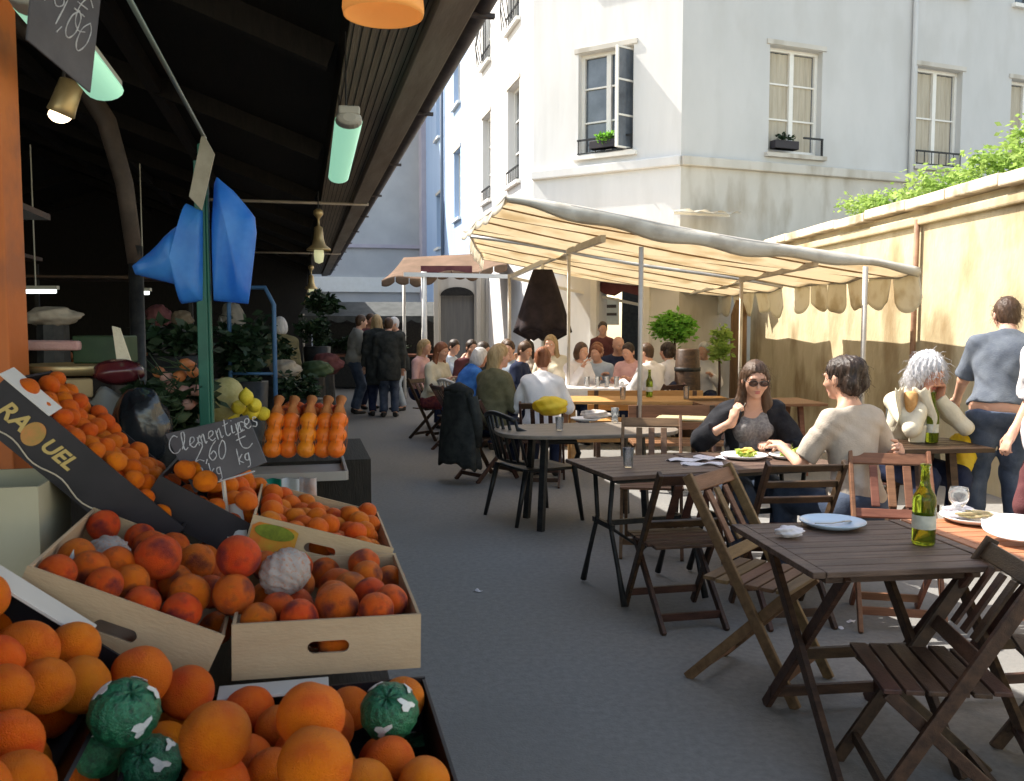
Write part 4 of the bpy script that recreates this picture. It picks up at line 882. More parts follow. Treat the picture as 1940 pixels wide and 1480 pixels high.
# ------------------------------------------------------------------ tableware
def plate(loc, r, label, m=PLATE, group='plates on the front tables', rot=None):
    o = thing('plate', label, 'plate', loc, 0, group)
    if rot: o.rotation_euler = rot
    MB().lathe([(0, .004), (r*.6, .004), (r*.7, .008), (r*.97, .022), (r, .025), (r*.99, .02), (r*.72, .002), (r*.6, 0), (0, 0)][::-1], n=40, cap=False).build('dish', m, o, True); return o
tz = .748
pl = plate(onz(1577, 997, tz), .128, 'pale blue plate with a fork on the dark front table'); q = V(pl.location)
o = tag(MB().tube([(-.08, -.03, .018), (.0, 0, .012), (.05, .02, .014)], .003, 6).box((.07, .028, .014), (.035, .016, .003), Matrix.Rotation(.35, 3, 'Z')).build('fork', POLE, None, True), 'steel fork lying on the pale blue plate', 'fork'); o.location = q
def bottle(loc, label, h=.29, r=.037, empty=True, scale=1):
    o = thing('bottle', label, 'bottle', loc, 0, 'green wine bottles'); o.scale = (scale,)*3
    MB().lathe([(0, 0), (r*.9, 0), (r, .008), (r, h*.55), (r*.93, h*.61), (r*.55, h*.7), (r*.4, h*.78), (r*.38, h*.97), (r*.45, h*.975), (r*.45, h), (r*.3, h)], n=26, cap=False).build('body', BOTG, o, True)
    MB().lathe([(r*1.008, h*.2), (r*1.012, h*.21), (r*1.012, h*.36), (r*1.008, h*.37)], n=26, cap=False).build('label', LABELW, o, True)
    if not empty: MB().lathe([(0, .004), (r*.93, .004), (r*.93, h*.45), (0, h*.45)], n=20, cap=False).build('wine', WINE, o, True)
    return o
bottle(onz(1749, 1030, tz), 'tall green glass wine bottle standing on the dark front table', .295, .041, True)
p = onz(1765, 838, .755); bottle(p, 'green wine bottle standing on the small dark table in front of the grey haired person', .34, .042, True)
def tumbler(loc, label, h=.1, r=.035, m=GLASSC):
    o = tag(MB().lathe([(r*.8, 0), (r, h), (r*.93, h), (r*.75, .006), (0, .006)], n=22).build('glass', m, None, True), label, 'glass', 'drinking glasses'); o.location = loc; return o
o = thing('wine_glass', 'round stemmed wine glass behind the bottle on the reddish table', 'glass', onz(1815, 985, tz))
MB().lathe([(.032, 0), (.03, .003), (.004, .006), (.004, .045), (.02, .055), (.038, .085), (.04, .11), (.034, .135), (.032, .135), (.037, .11), (.035, .087), (.0, .058)], n=26, cap=False).build('bowl', GLASSC, o, True)
def crumple(mb, c, r, n=14, m_=10, amp=.25):
    ph = rng.uniform(0, 6, 6); c = V(c)
    def f(u, v):
        a, b = 2*math.pi*u, math.pi*v; k = 1+amp*(math.sin(3*a+ph[0]+4*b)*.5+math.sin(7*b+ph[1]+2*a)*.4+math.sin(9*a-5*b+ph[2])*.35)*math.sin(b)
        return c+V((r[0]*math.sin(b)*math.cos(a)*k, r[1]*math.sin(b)*math.sin(a)*k, r[2]*math.cos(b)*k))
    return mb.grid(f, n*2, m_*2)
o = tag(crumple(MB(), (0, 0, .022), (.05, .035, .022)).build('napkin', NAPK, None, True), 'crumpled pale napkin near the left end of the front table', 'napkin'); o.location = onz(1495, 1018, tz)
pa = onz(1850, 990, tz); plate(pa+V((0, .02, 0)), .13, 'white plate with leftover food on the reddish table', PLATEW)
o = tag(crumple(MB(), (0, 0, .03), (.07, .04, .016)).build('food_scraps', mat('food_scraps', (.5, .36, .2), (.25, .22, .1), 40, .7, .6, 60), None, True), 'brown food scraps left on the white plate at the right', 'food'); o.location = pa+V((0, .02, 0))
plate(onz(1925, 1000, tz), .125, 'white plate at the right edge of the reddish table', PLATEW, rot=(.05, -.04, 0))
plate(onz(1935, 1030, tz)+V((.02, .03, .03)), .135, 'nearest white plate tilted on the others at the right edge', PLATEW, rot=(.12, -.1, 0))
o = tag(crumple(MB(), (0, 0, .03), (.06, .05, .03)).build('napkin', NAPK, None, True), 'white paper napkin beside the wine glass', 'napkin'); o.location = onz(1835, 985, tz)+V((-.03, .02, 0))
# food on the second table
salad = mat('salad_leaves', (.25, .38, .04), (.5, .55, .1), 14, .6, .5, 50, trans=.2); EGG = mat('yellow_food', (.75, .5, .08), (.8, .6, .2), 20, .6)
for px, py, lab, r in ((1410, 868, 'white plate of salad with orange slices in front of the woman in sunglasses', .14), (1495, 868, 'white plate with green lettuce beside the arm of the woman in beige', .12)):
    p = onz(px, py, tz); o = plate(p, r, lab, PLATEW, 'plates on the second table'); leaf_cloud(MB(), (0, 0, .03), (r*.62, r*.5, .03), 90, .045).build('salad', salad, o)
    if px < 1450: crumple(MB(), (.02, 0, .045), (.04, .03, .02)).build('orange_slices', EGG, o, True)
for i, (px, py, sx, sy, a) in enumerate(((1300, 872, .12, .05, .2), (1345, 868, .1, .06, -.2), (1330, 880, .12, .03, .1))):
    p = onz(px, py, tz); o = tag(MB().grid(lambda u, v: ((u-.5)*sx*2, (v-.5)*sy*2, .004+.008*math.sin(u*9+v*5+i)), 14, 6, .002).build('napkin', NAPK, None, True), ('flat paper napkin at the left of the salad table', 'folded paper napkin next to the salad plate', 'narrow paper napkin at the near edge of the salad table')[i], 'napkin'); o.location = p; o.rotation_euler = (0, 0, a)
p = onz(1110, 797, .745); plate(p, .13, 'grey white plate on the oval table', PLATEW, 'plates further back'); o = tag(crumple(MB(), (0, 0, .04), (.12, .06, .04)).build('napkin', mat('beige_napkin', (.5, .42, .36), (.6, .52, .45), 12, .85, .4, 40), None, True), 'heap of beige napkins on the grey oval table', 'napkin'); o.location = p+V((.08, .03, .01))
p = onz(1045, 790, .77); o = tag(crumple(MB(), (0, 0, .09), (.15, .12, .085), amp=.16).build('bag', mat('yellow_bag', (.75, .5, .02), (.82, .62, .05), 6, .5, .4, 20, trans=.2), None, True), 'bright yellow bag on the grey oval table behind the pole', 'bag'); o.location = p+V((0, .25, -.02))
p = onz(1290, 795, .75); o = tag(MB().box((0, 0, .01), (.4, .28, .012)).box((.01, .01, .018), (.38, .26, .005)).build('menu_card', F_TAN, None), 'pale menu lying on the brown bench table', 'menu'); o.location = p; o.rotation_euler = (0, 0, -.3)
for i, px in enumerate((1112, 1132, 1150, 1168)): tumbler(onz(px, 733, .76)+V((0, 0, .0)), 'small drinking glass on the white clothed table', .13, .035)
p = onz(1738, 838, .755); o = tag(MB().box((0, 0, .06), (.1, .03, .12), Matrix.Rotation(.2, 3, 'X')).build('card', F_CREAM, None, bevel=.003), 'cream card standing by the bottle on the small table', 'card'); o.location = p
p = onz(1800, 870, .6); o = tag(crumple(MB(), (0, 0, .08), (.09, .09, .17), amp=.15).build('bag', MATS['yellow_bag'], None, True), 'yellow plastic bag hanging at the corner of the small dark table', 'bag'); o.location = p+V((.02, -.1, -.05))
# potted plants and barrel
def pot_tree(loc, rc, hz_, label, leaf, n=2400):
    o = thing('potted_tree', label, 'plant', loc, 0, 'potted trees against the wall'); MB().lathe([(.13, 0), (.18, .3), (.2, .32), (.17, .31), (0, .29)], n=18).build('pot', PLLO, o, True)
    MB().tube([(0, 0, .25), (.02, 0, hz_*.6), (0, .01, hz_)], [.025, .02, .012], 7).build('trunk', DTEAK, o, True); leaf_cloud(MB(), (0, 0, hz_), rc, n, .085).build('crown', leaf, o); return o
p = at(1278, 622, 12.6); pot_tree((p.x, p.y, 0), (.33, .3, .25), p.z, 'bright green ball shaped bush in a pot behind the man in white', LEAFG)
p = at(1362, 648, 12.8); pot_tree((p.x, p.y, 0), (.24, .22, .27), p.z, 'smaller light green potted bush beside the brown post', LEAFY, 800)
o = thing('barrel', 'dark tall wooden barrel standing behind the man in white', 'barrel', (2.27, 11.6, 0)); o.scale = (.75, .75, 1); MB().lathe([(.18, 0), (.22, .3), (.23, .65), (.2, 1.22), (.17, 1.24), (0, 1.24)], n=22).build('staves', DTEAK, o, True); MB().lathe([(.232, .3), (.234, .36)], n=22).lathe([(.225, .95), (.227, 1.0)], n=22).build('hoops', IRON, o, True)
p = at(1400, 600, 13.6); o = thing('timber_post', 'rounded brown timber post in front of the far end of the yellow wall', 'post', (p.x, p.y, 0)); MB().tube([(0, 0, 0), (0, 0, 1.7), (0, 0, 1.92)], [.13, .12, .05], 14).build('shaft', mat('brown_post', (.14, .08, .04), (.2, .12, .06), 6, .8, .3, stretch=(4, 4, .5)), o, True); MB().box((0, 0, .04), (.34, .34, .08)).build('base', STONE, o)
# ------------------------------------------------------------------ fruit stall
st = thing('market_stall', 'long fruit stall table under the crates along the aisle', 'stall', al(0, 0), AROT)
MB().box((-.42, 2.0, .63), (1.25, 3.6, .04)).build('tabletop', DARKW, st)
for b in (.4, 2.0, 3.7):
    for a in (.12, -.95): MB().box((a, b, .305), (.06, .06, .61)).build('leg', IRON, st)
MB().grid(lambda u, v: (.195+.01*math.sin(v*60), .25+3.5*v, .61-.58*u), 2, 60, .004).build('skirt', mat('grey_skirt', (.05, .05, .05), (.09, .09, .085), 4, .9), st, True)
def slot_panel(W, h, t, hole, holez=.42, hw=.05, hh=.013):
    """flat panel in local x (-W..0), z (-h..0), y 0..t with a rounded hand slot"""
    mb = MB()
    if not hole: return mb.box((-W/2, t/2, -h/2), (W, t, h))
    cx, cz = -W/2, -h*holez; n = 40; I = []; O = []
    for i in range(n):
        a = 2*math.pi*i/n; c, s = math.cos(a), math.sin(a); I.append((cx+math.copysign(hw-hh, c)+hh*c, cz+hh*s))
        sx = (0-cx if c > 0 else cx+W)/max(abs(c), 1e-6); sz = (0-cz if s > 0 else cz+h)/max(abs(s), 1e-6); k = min(sx, sz); O.append((cx+k*c, cz+k*s))
    for (x, z) in ((0, 0), (-W, 0), (-W, -h), (0, -h)):      # snap the nearest outer points to the corners
        j = min(range(n), key=lambda q: (O[q][0]-x)**2+(O[q][1]-z)**2); O[j] = (x, z)
    vs = [(x, 0, z) for x, z in I]+[(x, 0, z) for x, z in O]+[(x, t, z) for x, z in I]+[(x, t, z) for x, z in O]; fs = []
    for i in range(n):
        j = (i+1) % n; fs += [(i, n+i, n+j, j)[::-1], (2*n+i, 2*n+j, 3*n+j, 3*n+i)[::-1], (i, j, 2*n+j, 2*n+i)[::-1], (n+i, 3*n+i, 3*n+j, n+j)[::-1]]
    return mb.add(vs, fs)
def crate(label, ar, b0, W, D, z, tilt, m, h=.11, mi=None, hole=True, group='fruit crates on the stall', pitchx=0.0, yaw=0.0):
    o = thing('crate', label, 'crate', al(ar, b0, z), 0, group)
    o.rotation_euler = (Matrix.Rotation(AROT+yaw, 3, 'Z') @ Matrix.Rotation(tilt, 3, 'Y') @ Matrix.Rotation(pitchx, 3, 'X')).to_euler()
    mi = mi or m; t = .007
    slot_panel(W, h, t, hole, .5, .042 if W < .42 else .055).build('front_panel', m, o)
    q = slot_panel(W, h, t, hole, .5); xform(q, Matrix.Translation((0, D-t, 0))).build('back_panel', m, o)
    MB().box((-t/2, D/2, -h/2), (t, D-2*t-.002, h-.004)).build('side_panel', m, o, bevel=.001); MB().box((-W+t/2, D/2, -h/2), (t, D-2*t-.002, h-.004)).build('side_panel', m, o, bevel=.001)
    MB().box((-W/2, D/2, -h+.004), (W-2*t-.002, D-2*t-.002, .006)).build('base', mi, o)
    mb = MB()
    for x in (-.018, -W+.018):
        for y in (.02, D-.02): mb.add([(x-.016 if x > -W/2 else x+.016, y, .0), (x+.01 if x > -W/2 else x-.01, y, 0), (x+.01 if x > -W/2 else x-.01, y+(.04 if y < D/2 else -.04), 0), ], [(0, 1, 2)])
    bpy.context.view_layer.update(); return o, Matrix.Translation(o.location) @ o.rotation_euler.to_matrix().to_4x4()
def orange_mesh(name, m, flat=.95, dim=.06, n=34):
    def f(u, v):
        a, t = 2*math.pi*u, math.pi*v; r = 1-dim*math.exp(-(t/.2)**2)-.03*math.exp(-((math.pi-t)/.14)**2)+math.sin(t)*(.014*math.sin(3*a+1+t)+.012*math.sin(2*a+3*t)+.006*math.sin(7*a+4*t))+.01*math.sin(4*t); return (r*math.sin(t)*math.cos(a), r*math.sin(t)*math.sin(a), r*math.cos(t)*flat)
    o = MB().grid(f, n, n//2+3).build(name, m, None, True); me = o.data; bm = bmesh.new(); bm.from_mesh(me); bmesh.ops.remove_doubles(bm, verts=bm.verts, dist=.004); bm.normal_update(); bm.to_mesh(me); bm.free(); return o
def proto_fruit(name, m, stem=True, **k):
    o = orange_mesh(name, m, **k)
    if stem: MB().lathe([(.07, .0), (.06, .02), (0, .03)], (0, 0, .9*k.get('flat', .95)-.02), 8).build('stem_scar', mat('stem_scar', (.18, .17, .05), (.3, .26, .1), 30, .8), o, True)
    return o
def wrapped(name, m, amp=.1, fr=1.0):
    def f(u, v):
        a, t = 2*math.pi*u, math.pi*v; k = 1+amp*math.sin(t)*(.5*math.sin(9*a+5*t)+.5*math.sin(14*a*1-9*t+2)+.5*abs(math.sin(13*a+4*math.sin(6*t)))+.3*math.sin(23*a-17*t))*.5-.16*math.exp(-(t/.3)**2)*(1+.5*math.sin(7*a)); return (k*math.sin(t)*math.cos(a), k*math.sin(t)*math.sin(a), k*math.cos(t)*.95)
    o = MB().grid(f, 64, 34).build(name, m, None, True); bm = bmesh.new(); bm.from_mesh(o.data); bmesh.ops.remove_doubles(bm, verts=bm.verts, dist=.002); bm.to_mesh(o.data); bm.free(); return o
PR = {'o': proto_fruit('orange', OR1), 'b': proto_fruit('orange', OR2, flat=1.0, dim=.04), 'c': proto_fruit('clementine', CLEM, flat=.84, dim=.1, n=22),
      't': wrapped('wrapped_orange', PAPW, .2), 'g': wrapped('wrapped_orange', PAPG, .06)}
mb = MB()
for a, t, s in ((.3, .75, .3), (1.3, 1.0, .26), (5.2, 1.2, .3), (2.9, .9, .28)):
    c = V((math.sin(t)*math.cos(a), math.sin(t)*math.sin(a), math.cos(t)*.95)); x = c.orthogonal().normalized(); y = c.cross(x); pts = []
    for i in range(14): q = 2*math.pi*i/14; r = s*(1+.45*math.sin(3*q+a)); p = c+x*math.cos(q)*r+y*math.sin(q)*r*.6; pts.append(p.normalized()*1.045)
    mb.add(pts+[p*.985 for p in pts], [tuple(range(14))]+[(i, (i+1) % 14, 14+(i+1) % 14, 14+i) for i in range(14)])
    mb.build('printed_patch', PAPP, PR['g']); mb = MB()
FN = [0]; used = set()
def fruit(kind, p, r, label, group, tilt=None):
    pr = PR[kind]; e = Euler((rng.uniform(-.9, .9), rng.uniform(-.9, .9), rng.uniform(0, 6.28))) if tilt is None else Euler(tilt)
    if kind not in used: used.add(kind); o = pr; o.location = p; o.rotation_euler = e; o.scale = (r,)*3; tag(o, label, 'fruit', group)
    else: o = dup(pr, p, 0, label, group, e, r); o['category'] = 'fruit'
    FN[0] += 1; return o
PTS = []; SOFT = []
def clear(p, r):
    for q, s in SOFT:
        if (q-p).length < (r+s)*1.08 and p.y < q.y+.05: return False
    for q, s in PTS:
        if (q-p).length < (r+s)*.9: return False
    return True
def put(kind, px, py, rp, R, label, group, tilt=None):
    Y = R*FPX/rp; p = at(px, py, Y); PTS.append((p, R)); (SOFT.append((p, R)) if kind in 'tg' else 0); return fruit(kind, p, R, label, group, tilt)
def fill(M, W, D, h, R, kinds, label, group, layers=((.0, 0),), jit=.2, mx=999):
    """pack fruit into a crate in its local frame; layers = centre heights relative to the rim with inset"""
    c = 0
    for z, ins in layers:
        ny = int((D-.02-2*ins)/(R*1.78)); nx = int((W-.02-2*ins)/(R*2.0))
        for j in range(ny):
            for i in range(nx):
                x = -W/2+(i-(nx-1)/2+(.25 if j % 2 else -.25))*(W-.02-2*ins-R)/max(nx, 1); y = D/2+(j-(ny-1)/2)*(D-.02-2*ins-R*.8)/max(ny, 1)
                p = M @ V((x+rng.uniform(-jit, jit)*R*.5, y+rng.uniform(-jit, jit)*R*.5, z+rng.uniform(-jit, jit)*R)); r = R*rng.uniform(.93, 1.06)
                if not clear(p, r) or c >= mx: continue
                PTS.append((p, r)); k = kinds[rng.integers(len(kinds))]; fruit(k, p, r, label(k) if callable(label) else label, group); c += 1
rad = math.radians
# nearest row: black crate of big oranges and its tilted left neighbour
cE, ME = crate('black printed crate of large oranges at the bottom of the picture, nearest the aisle', .237, .78, .54, 1.02, .79, rad(0), BLKC, .13, hole=False, pitchx=rad(2.0))
cF, MF = crate('tilted black crate of large oranges at the bottom left corner', -.335, .78, .42, 1.0, .9, rad(38), BLKC, .13, hole=False, pitchx=rad(1.0))
MB().box((-.3, .995, .012), (.21, .06, .006)).build('white_flap', WHC, cE, bevel=.001); MB().box((-.25, .985, .012), (.32, .075, .006)).build('white_flap', WHC, cF, bevel=.001)
LO = 'large loose orange heaped in the black crates at the bottom'; GO = 'large oranges in the front crates'; LG = 'large orange wrapped in green foil paper among the front oranges'; GG = 'green foil wrapped oranges'
for px, py, rp, R, k in ((590, 1357, 67, .054, 'o'), (598, 1447, 74, .055, 'o'), (408, 1398, 70, .056, 'o'), (356, 1312, 52, .05, 'o'), (268, 1280, 58, .054, 'o'), (492, 1378, 42, .043, 'o'), (48, 1235, 62, .054, 'o'), (128, 1290, 52, .05, 'o'),
        (92, 1345, 58, .052, 'o'), (28, 1452, 66, .054, 'o'), (322, 1378, 42, .042, 'o'), (787, 1383, 26, .03, 'o'), (784, 1490, 50, .047, 'o'), (410, 1495, 66, .052, 'o'), (140, 1492, 48, .048, 'o'), (-10, 1335, 60, .052, 'o'),
        (-5, 1180, 50, .048, 'o'), (505, 1440, 48, .047, 'o'), (640, 1415, 40, .043, 'o'), (490, 1490, 50, .048, 'o')):
    put(k, px, py, rp, R, LO, GO, (rad(35+rng.uniform(-25, 25)), rng.uniform(-.5, .5), rng.uniform(0, 6)))
for px, py, rp, R, lab in ((738, 1348, 56, .052, 'orange in green foil with white print at the right edge of the front crate'), (236, 1350, 66, .054, 'orange in silver printed green foil, left side of the front crates'), (60, 1398, 56, .052, 'green wrapped orange behind the orange in the bottom left corner'),
        (688, 1458, 42, .045, 'partly unwrapped green orange left of the last orange by the aisle'), (790, 1430, 42, .044, 'small green wrapped orange above the last orange by the aisle'), (285, 1450, 58, .05, 'dark green wrapped orange at the bottom edge below the silver printed one'), (190, 1428, 46, .046, 'loose green foil wrapper between the left bottom oranges')):
    put('g', px, py, rp, R, lab, GG, (rad(rng.uniform(20, 60)), rng.uniform(-.6, .6), rng.uniform(0, 6)))
p = at(52, 1190, 1.62); 
fill(ME, .54, 1.02, .13, .046, 'ooo', LO, GO, ((-.015, .0), (-.085, 0)), mx=60); fill(MF, .42, 1.0, .13, .046, 'ooo', LO, GO, ((-.005, .0), (-.085, 0)), mx=48)
# second row: kraft crates of blood oranges
cA, MA = crate('pale kraft crate of blood oranges with a hand slot, nearest the aisle', .235, 1.835, .38, .52, .945, rad(1), KRAFT, .115, KRAFTI)
cB, MB_ = crate('tilted kraft crate of blood oranges behind the silver printed orange', -.158, 1.835, .39, .56, .93, rad(25), KRAFT, .125, KRAFTI)
LB_ = 'loose blood orange in the two kraft crates of the second row'; GB = 'blood oranges in the kraft crates'
for px, py, rp, R in ((300, 1056, 44, .05), (372, 1066, 36, .044), (405, 1045, 28, .04), (452, 1055, 42, .048), (170, 1082, 30, .037), (225, 1092, 32, .04), (262, 1122, 38, .044), (303, 1116, 30, .039), (358, 1127, 40, .044), (442, 1127, 40, .044), (410, 1190, 32, .036),
        (508, 1135, 35, .042), (562, 1147, 33, .039), (615, 1085, 31, .042), (640, 1112, 36, .046), (638, 1147, 42, .047), (710, 1085, 30, .042), (738, 1103, 32, .042), (732, 1153, 27, .033), (690, 1158, 25, .032)):
    put('b', px, py, rp, R, LB_, GB)
for px, py, rp, R, lab in ((206, 1056, 40, .048, 'blood orange in pale tissue paper at the left back of the tilted kraft crate'), (540, 1084, 46, .054, 'blood orange in crumpled white tissue in the middle of the kraft crates'), (668, 1102, 24, .033, 'small tissue wrapped orange at the right of the kraft crate')):
    put('t', px, py, rp, R, lab, 'tissue wrapped blood oranges')
fill(MA, .38, .52, .11, .039, 'bbb', LB_, GB, ((-.012, 0), (-.07, 0)), mx=40); fill(MB_, .39, .56, .12, .039, 'bbb', LB_, GB, ((-.012, 0), (-.07, 0)), mx=42)
o = thing('paper_liner', 'torn white paper liner sticking out of the left end of the tilted kraft crate', 'paper', at(118, 1085, 1.86))
MB().grid(lambda u, v: (-.05+.09*u, .03*math.sin(u*5), -.03+.075*v*u*u+.012*u), 14, 8, .002).build('sheet', WHC, o, True)
# third row: labelled kraft crate, printed black crate, clementines
cC, MC = crate('kraft crate of small oranges with a green fruit label, third row by the aisle', .235, 2.4, .38, .5, .945, rad(17), KRAFT, .1, KRAFTI)
MB().prism([(.0-.06, -.035), (.05, -.035), (.06, -.02), (.06, .03), (.045, .037), (-.045, .037), (-.06, .025)], .002, Matrix.Translation((-.315, -.0025, -.05)) @ Matrix.Rotation(math.pi/2, 4, 'X')).build('fruit_label', mat('label_orange', (.6, .15, .02), (.5, .3, .03), 18, .5), cC)
MB().prism([(.052*math.cos(a), .02*math.sin(a)) for a in [2*math.pi*i/20 for i in range(20)]], .002, Matrix.Translation((-.315, -.0055, -.032)) @ Matrix.Rotation(math.pi/2, 4, 'X')).build('label_oval', mat('label_green', (.2, .25, .02), (.1, .13, .01), 40, .5), cC)
LC = 'small orange in the labelled kraft crate of the third row'; GC = 'small oranges in the labelled crate'
fill(MC, .38, .5, .1, .031, 'oo', LC, GC, ((-.02, .0), (-.055, 0)), mx=90, jit=.6)
cR, MR = crate('steeply tilted black crate with gold lettering and a printed orange, full of clementines', -.3, 2.4, .56, .42, 1.03, rad(44), BLKC, .12, hole=False)
Mp = Matrix.Rotation(math.pi/2, 4, 'X')
xform(text_mesh('RA', .06, .001, .0015, .25), Matrix.Translation((-.485, -.002, -.055)) @ Mp).build('gold_lettering', GOLD, cR); xform(text_mesh('UEL', .052, .001, .0015, .25), Matrix.Translation((-.348, -.002, -.057)) @ Mp).build('gold_lettering', GOLD, cR)
MB().prism([(.026*math.cos(a), .032*math.sin(a)) for a in [2*math.pi*i/24 for i in range(24)]], .002, Matrix.Translation((-.422, -.001, -.057)) @ Mp).build('printed_orange', mat('print_orange', (.62, .2, .06), (.3, .22, .05), 14, .5), cR)
MB().tube([(-.56+.56*i/30, -.003, -.104-.007*math.sin(i*.8)) for i in range(31)], .0022, 5).build('cream_line', CREAMP, cR, True)
MB().box((-.5, .03, .01), (.15, .07, .005), Matrix.Rotation(.25, 3, 'X')).build('white_flap', WHC, cR, bevel=.001)
LR = 'clementine packed in the steep black lettered crate'; GR = 'clementines in the black lettered crate'
fill(MR, .55, .41, .12, .027, 'cc', LR, GR, ((-.004, .0), (-.03, 0)), mx=170, jit=.5)
cG, MG = crate('low crate of clementines between the black lettered crate and the labelled crate', -.11, 2.46, .3, .5, 1.0, rad(32), BLKC, .1, hole=False)
fill(MG, .3, .5, .1, .031, 'cc', 'clementine heaped in the low crate behind the chalk sign', 'clementines in the low crate', ((.024, .01), (-.005, 0), (-.04, 0)), mx=110, jit=.5)
o = thing('paper_liner', 'green printed paper liner between the clementine crates', 'paper', (0, 0, 0)); a0, a1, a2, a3 = at(232, 872, 2.72), at(272, 868, 2.76), at(318, 990, 2.36), at(352, 1006, 2.4)
MB().grid(lambda u, v: a0.lerp(a1, u).lerp(a2.lerp(a3, u), v)+V((0, 0, .012*math.sin(v*17)+.006*math.sin(u*9+v*31))), 6, 24, .002).build('sheet', mat('printed_green_paper', (.1, .15, .09), (.25, .27, .2), 16, .6, c3=(.05, .12, .06), sc3=8), o, True)
o = thing('paper_liner', 'white paper flap standing between the clementines and the labelled crate', 'paper', (0, 0, 0)); q0, q1, q2, q3 = at(432, 1025, 2.34), at(468, 1018, 2.34), at(415, 960, 2.44), at(455, 948, 2.44)
MB().grid(lambda u, v: q0.lerp(q1, u).lerp(q2.lerp(q3, u), v)+V((0, .006*math.sin(u*8), .004*math.sin(v*9))), 6, 8, .002).build('sheet', WHC, o, True)
# striped cloth and netted oranges
cl = thing('striped_cloth', 'green and white striped cloth hanging in front of the netted oranges', 'cloth', al(0, 0), AROT)
for k, (m, a0_) in enumerate(((MATS['green_paint'], -.3), (WHC, -.24), (mat('stripe_green', (.0, .16, .1), (.01, .22, .14), 6, .7), -.165), (WHC, -.1), (PAPW, -.035))):
    w_ = (.06, .075, .065, .065, .06)[k]; lng = (.13, .24, .07, .1, .12)[k]
    MB().grid(lambda u, v: (a0_+w_*u+.02, 3.37-.02*math.sin(u*5+k)-.05*v, .985-(lng+.05)*v), 6, 6, .003).build('white_stripe' if k % 2 else 'green_stripe', m, cl, True)
n0 = thing('tray', 'white lined tray holding the netted oranges at the far end of the stall', 'tray', al(.16, 3.42, 1.0), AROT)
MB().box((-.19, .25, -.03), (.38, .5, .012)).box((-.19, 0, -.02), (.38, .012, .035)).box((0, .25, -.02), (.012, .5, .035)).build('tray_body', mat('tray_grey', (.3, .27, .24), (.36, .33, .3), 5, .7), n0, bevel=.002)
NETO = orange_mat('netted_orange', (.85, .2, .006), (.9, .28, .02), (.7, .13, .005), .1, 4); NETT = mat('net_top', (.5, .2, .06), (.4, .12, .03), 40, .8)
for i, px in enumerate((516, 546, 580, 612, 637)):
    b = at(px, 866, 3.42+.02*(i % 2)); o = thing('orange_net', 'net bag of oranges standing in the row at the far end of the stall', 'fruit net', b, 0, 'netted oranges in a row')
    pr = [('ell', (0, .03*j, .03+.052*j), (.036, .036, .034), None, {'k': .012}) for j in range(3)]; vs, fs = sdf_mesh(pr, .007); np_mesh('oranges', vs, fs, NETO, o)
    MB().tube([(0, .075, .15), (0, .09, .19), (0, .12, .215)], [.03, .014, .022], 10).build('net_neck', NETT, o, True)
    mb = MB()
    for a in range(8):
        c = [(math.cos(a*math.pi/4+z*2)*(.037+.002*math.sin(z*60)), .03*z/.052-.0+math.sin(a*math.pi/4+z*2)*.037, .0+z+.03) for z in [.12*k/10 for k in range(11)]]; mb.tube(c, .0012, 3, False)
    mb.build('net', NETT, o)
for i in range(13):
    p = at(530+i*9.3 % 118, 786-(i*7 % 15), 3.75+.03*(i % 3)); fruit('b', p, .026, 'small dark red fruit heaped behind the netted oranges', 'dark fruit behind the nets')
MB().box((.0, 4.1, .84), (.55, .7, .3)).box((-.5, 3.6, .8), (.6, .5, .3)).build('riser', DARKW, st)
p = at(424, 758, 3.45); o = tag(MB().ball((0, 0, 0), (.075, .075, .095), 20, 14).build('melon', mat('melon_rind', (.3, .27, .1), (.4, .36, .17), 30, .8, .3, 60), None, True), 'netted yellow green melon beside the green pole', 'fruit'); o.location = p; o.rotation_euler = (.3, .5, 0)
LEM = mat('lemon_peel', (.72, .55, .02), (.8, .66, .06), 8, .4, .4, 200, .4); Lp = None
for i, (px, py) in enumerate(((466, 752), (482, 768), (452, 772), (476, 782), (498, 784), (440, 786))):
    p = at(px, py, 3.3+.03*i)
    if Lp is None: Lp = MB().lathe([(0, -1.15), (.18, -1.05), (.4, -.85), (.8, -.45), (.92, 0), (.8, .45), (.4, .85), (.16, 1.05), (.0, 1.2)], n=18).build('lemon', LEM, None, True); o = Lp; o.location = p; o.scale = (.03,)*3; tag(o, 'yellow lemon heaped beside the melon', 'fruit', 'lemons by the melon')
    else: o = dup(Lp, p, 0, 'yellow lemon heaped beside the melon', 'lemons by the melon', Euler(rng.uniform(0, 3, 3)), .03); o['category'] = 'fruit'
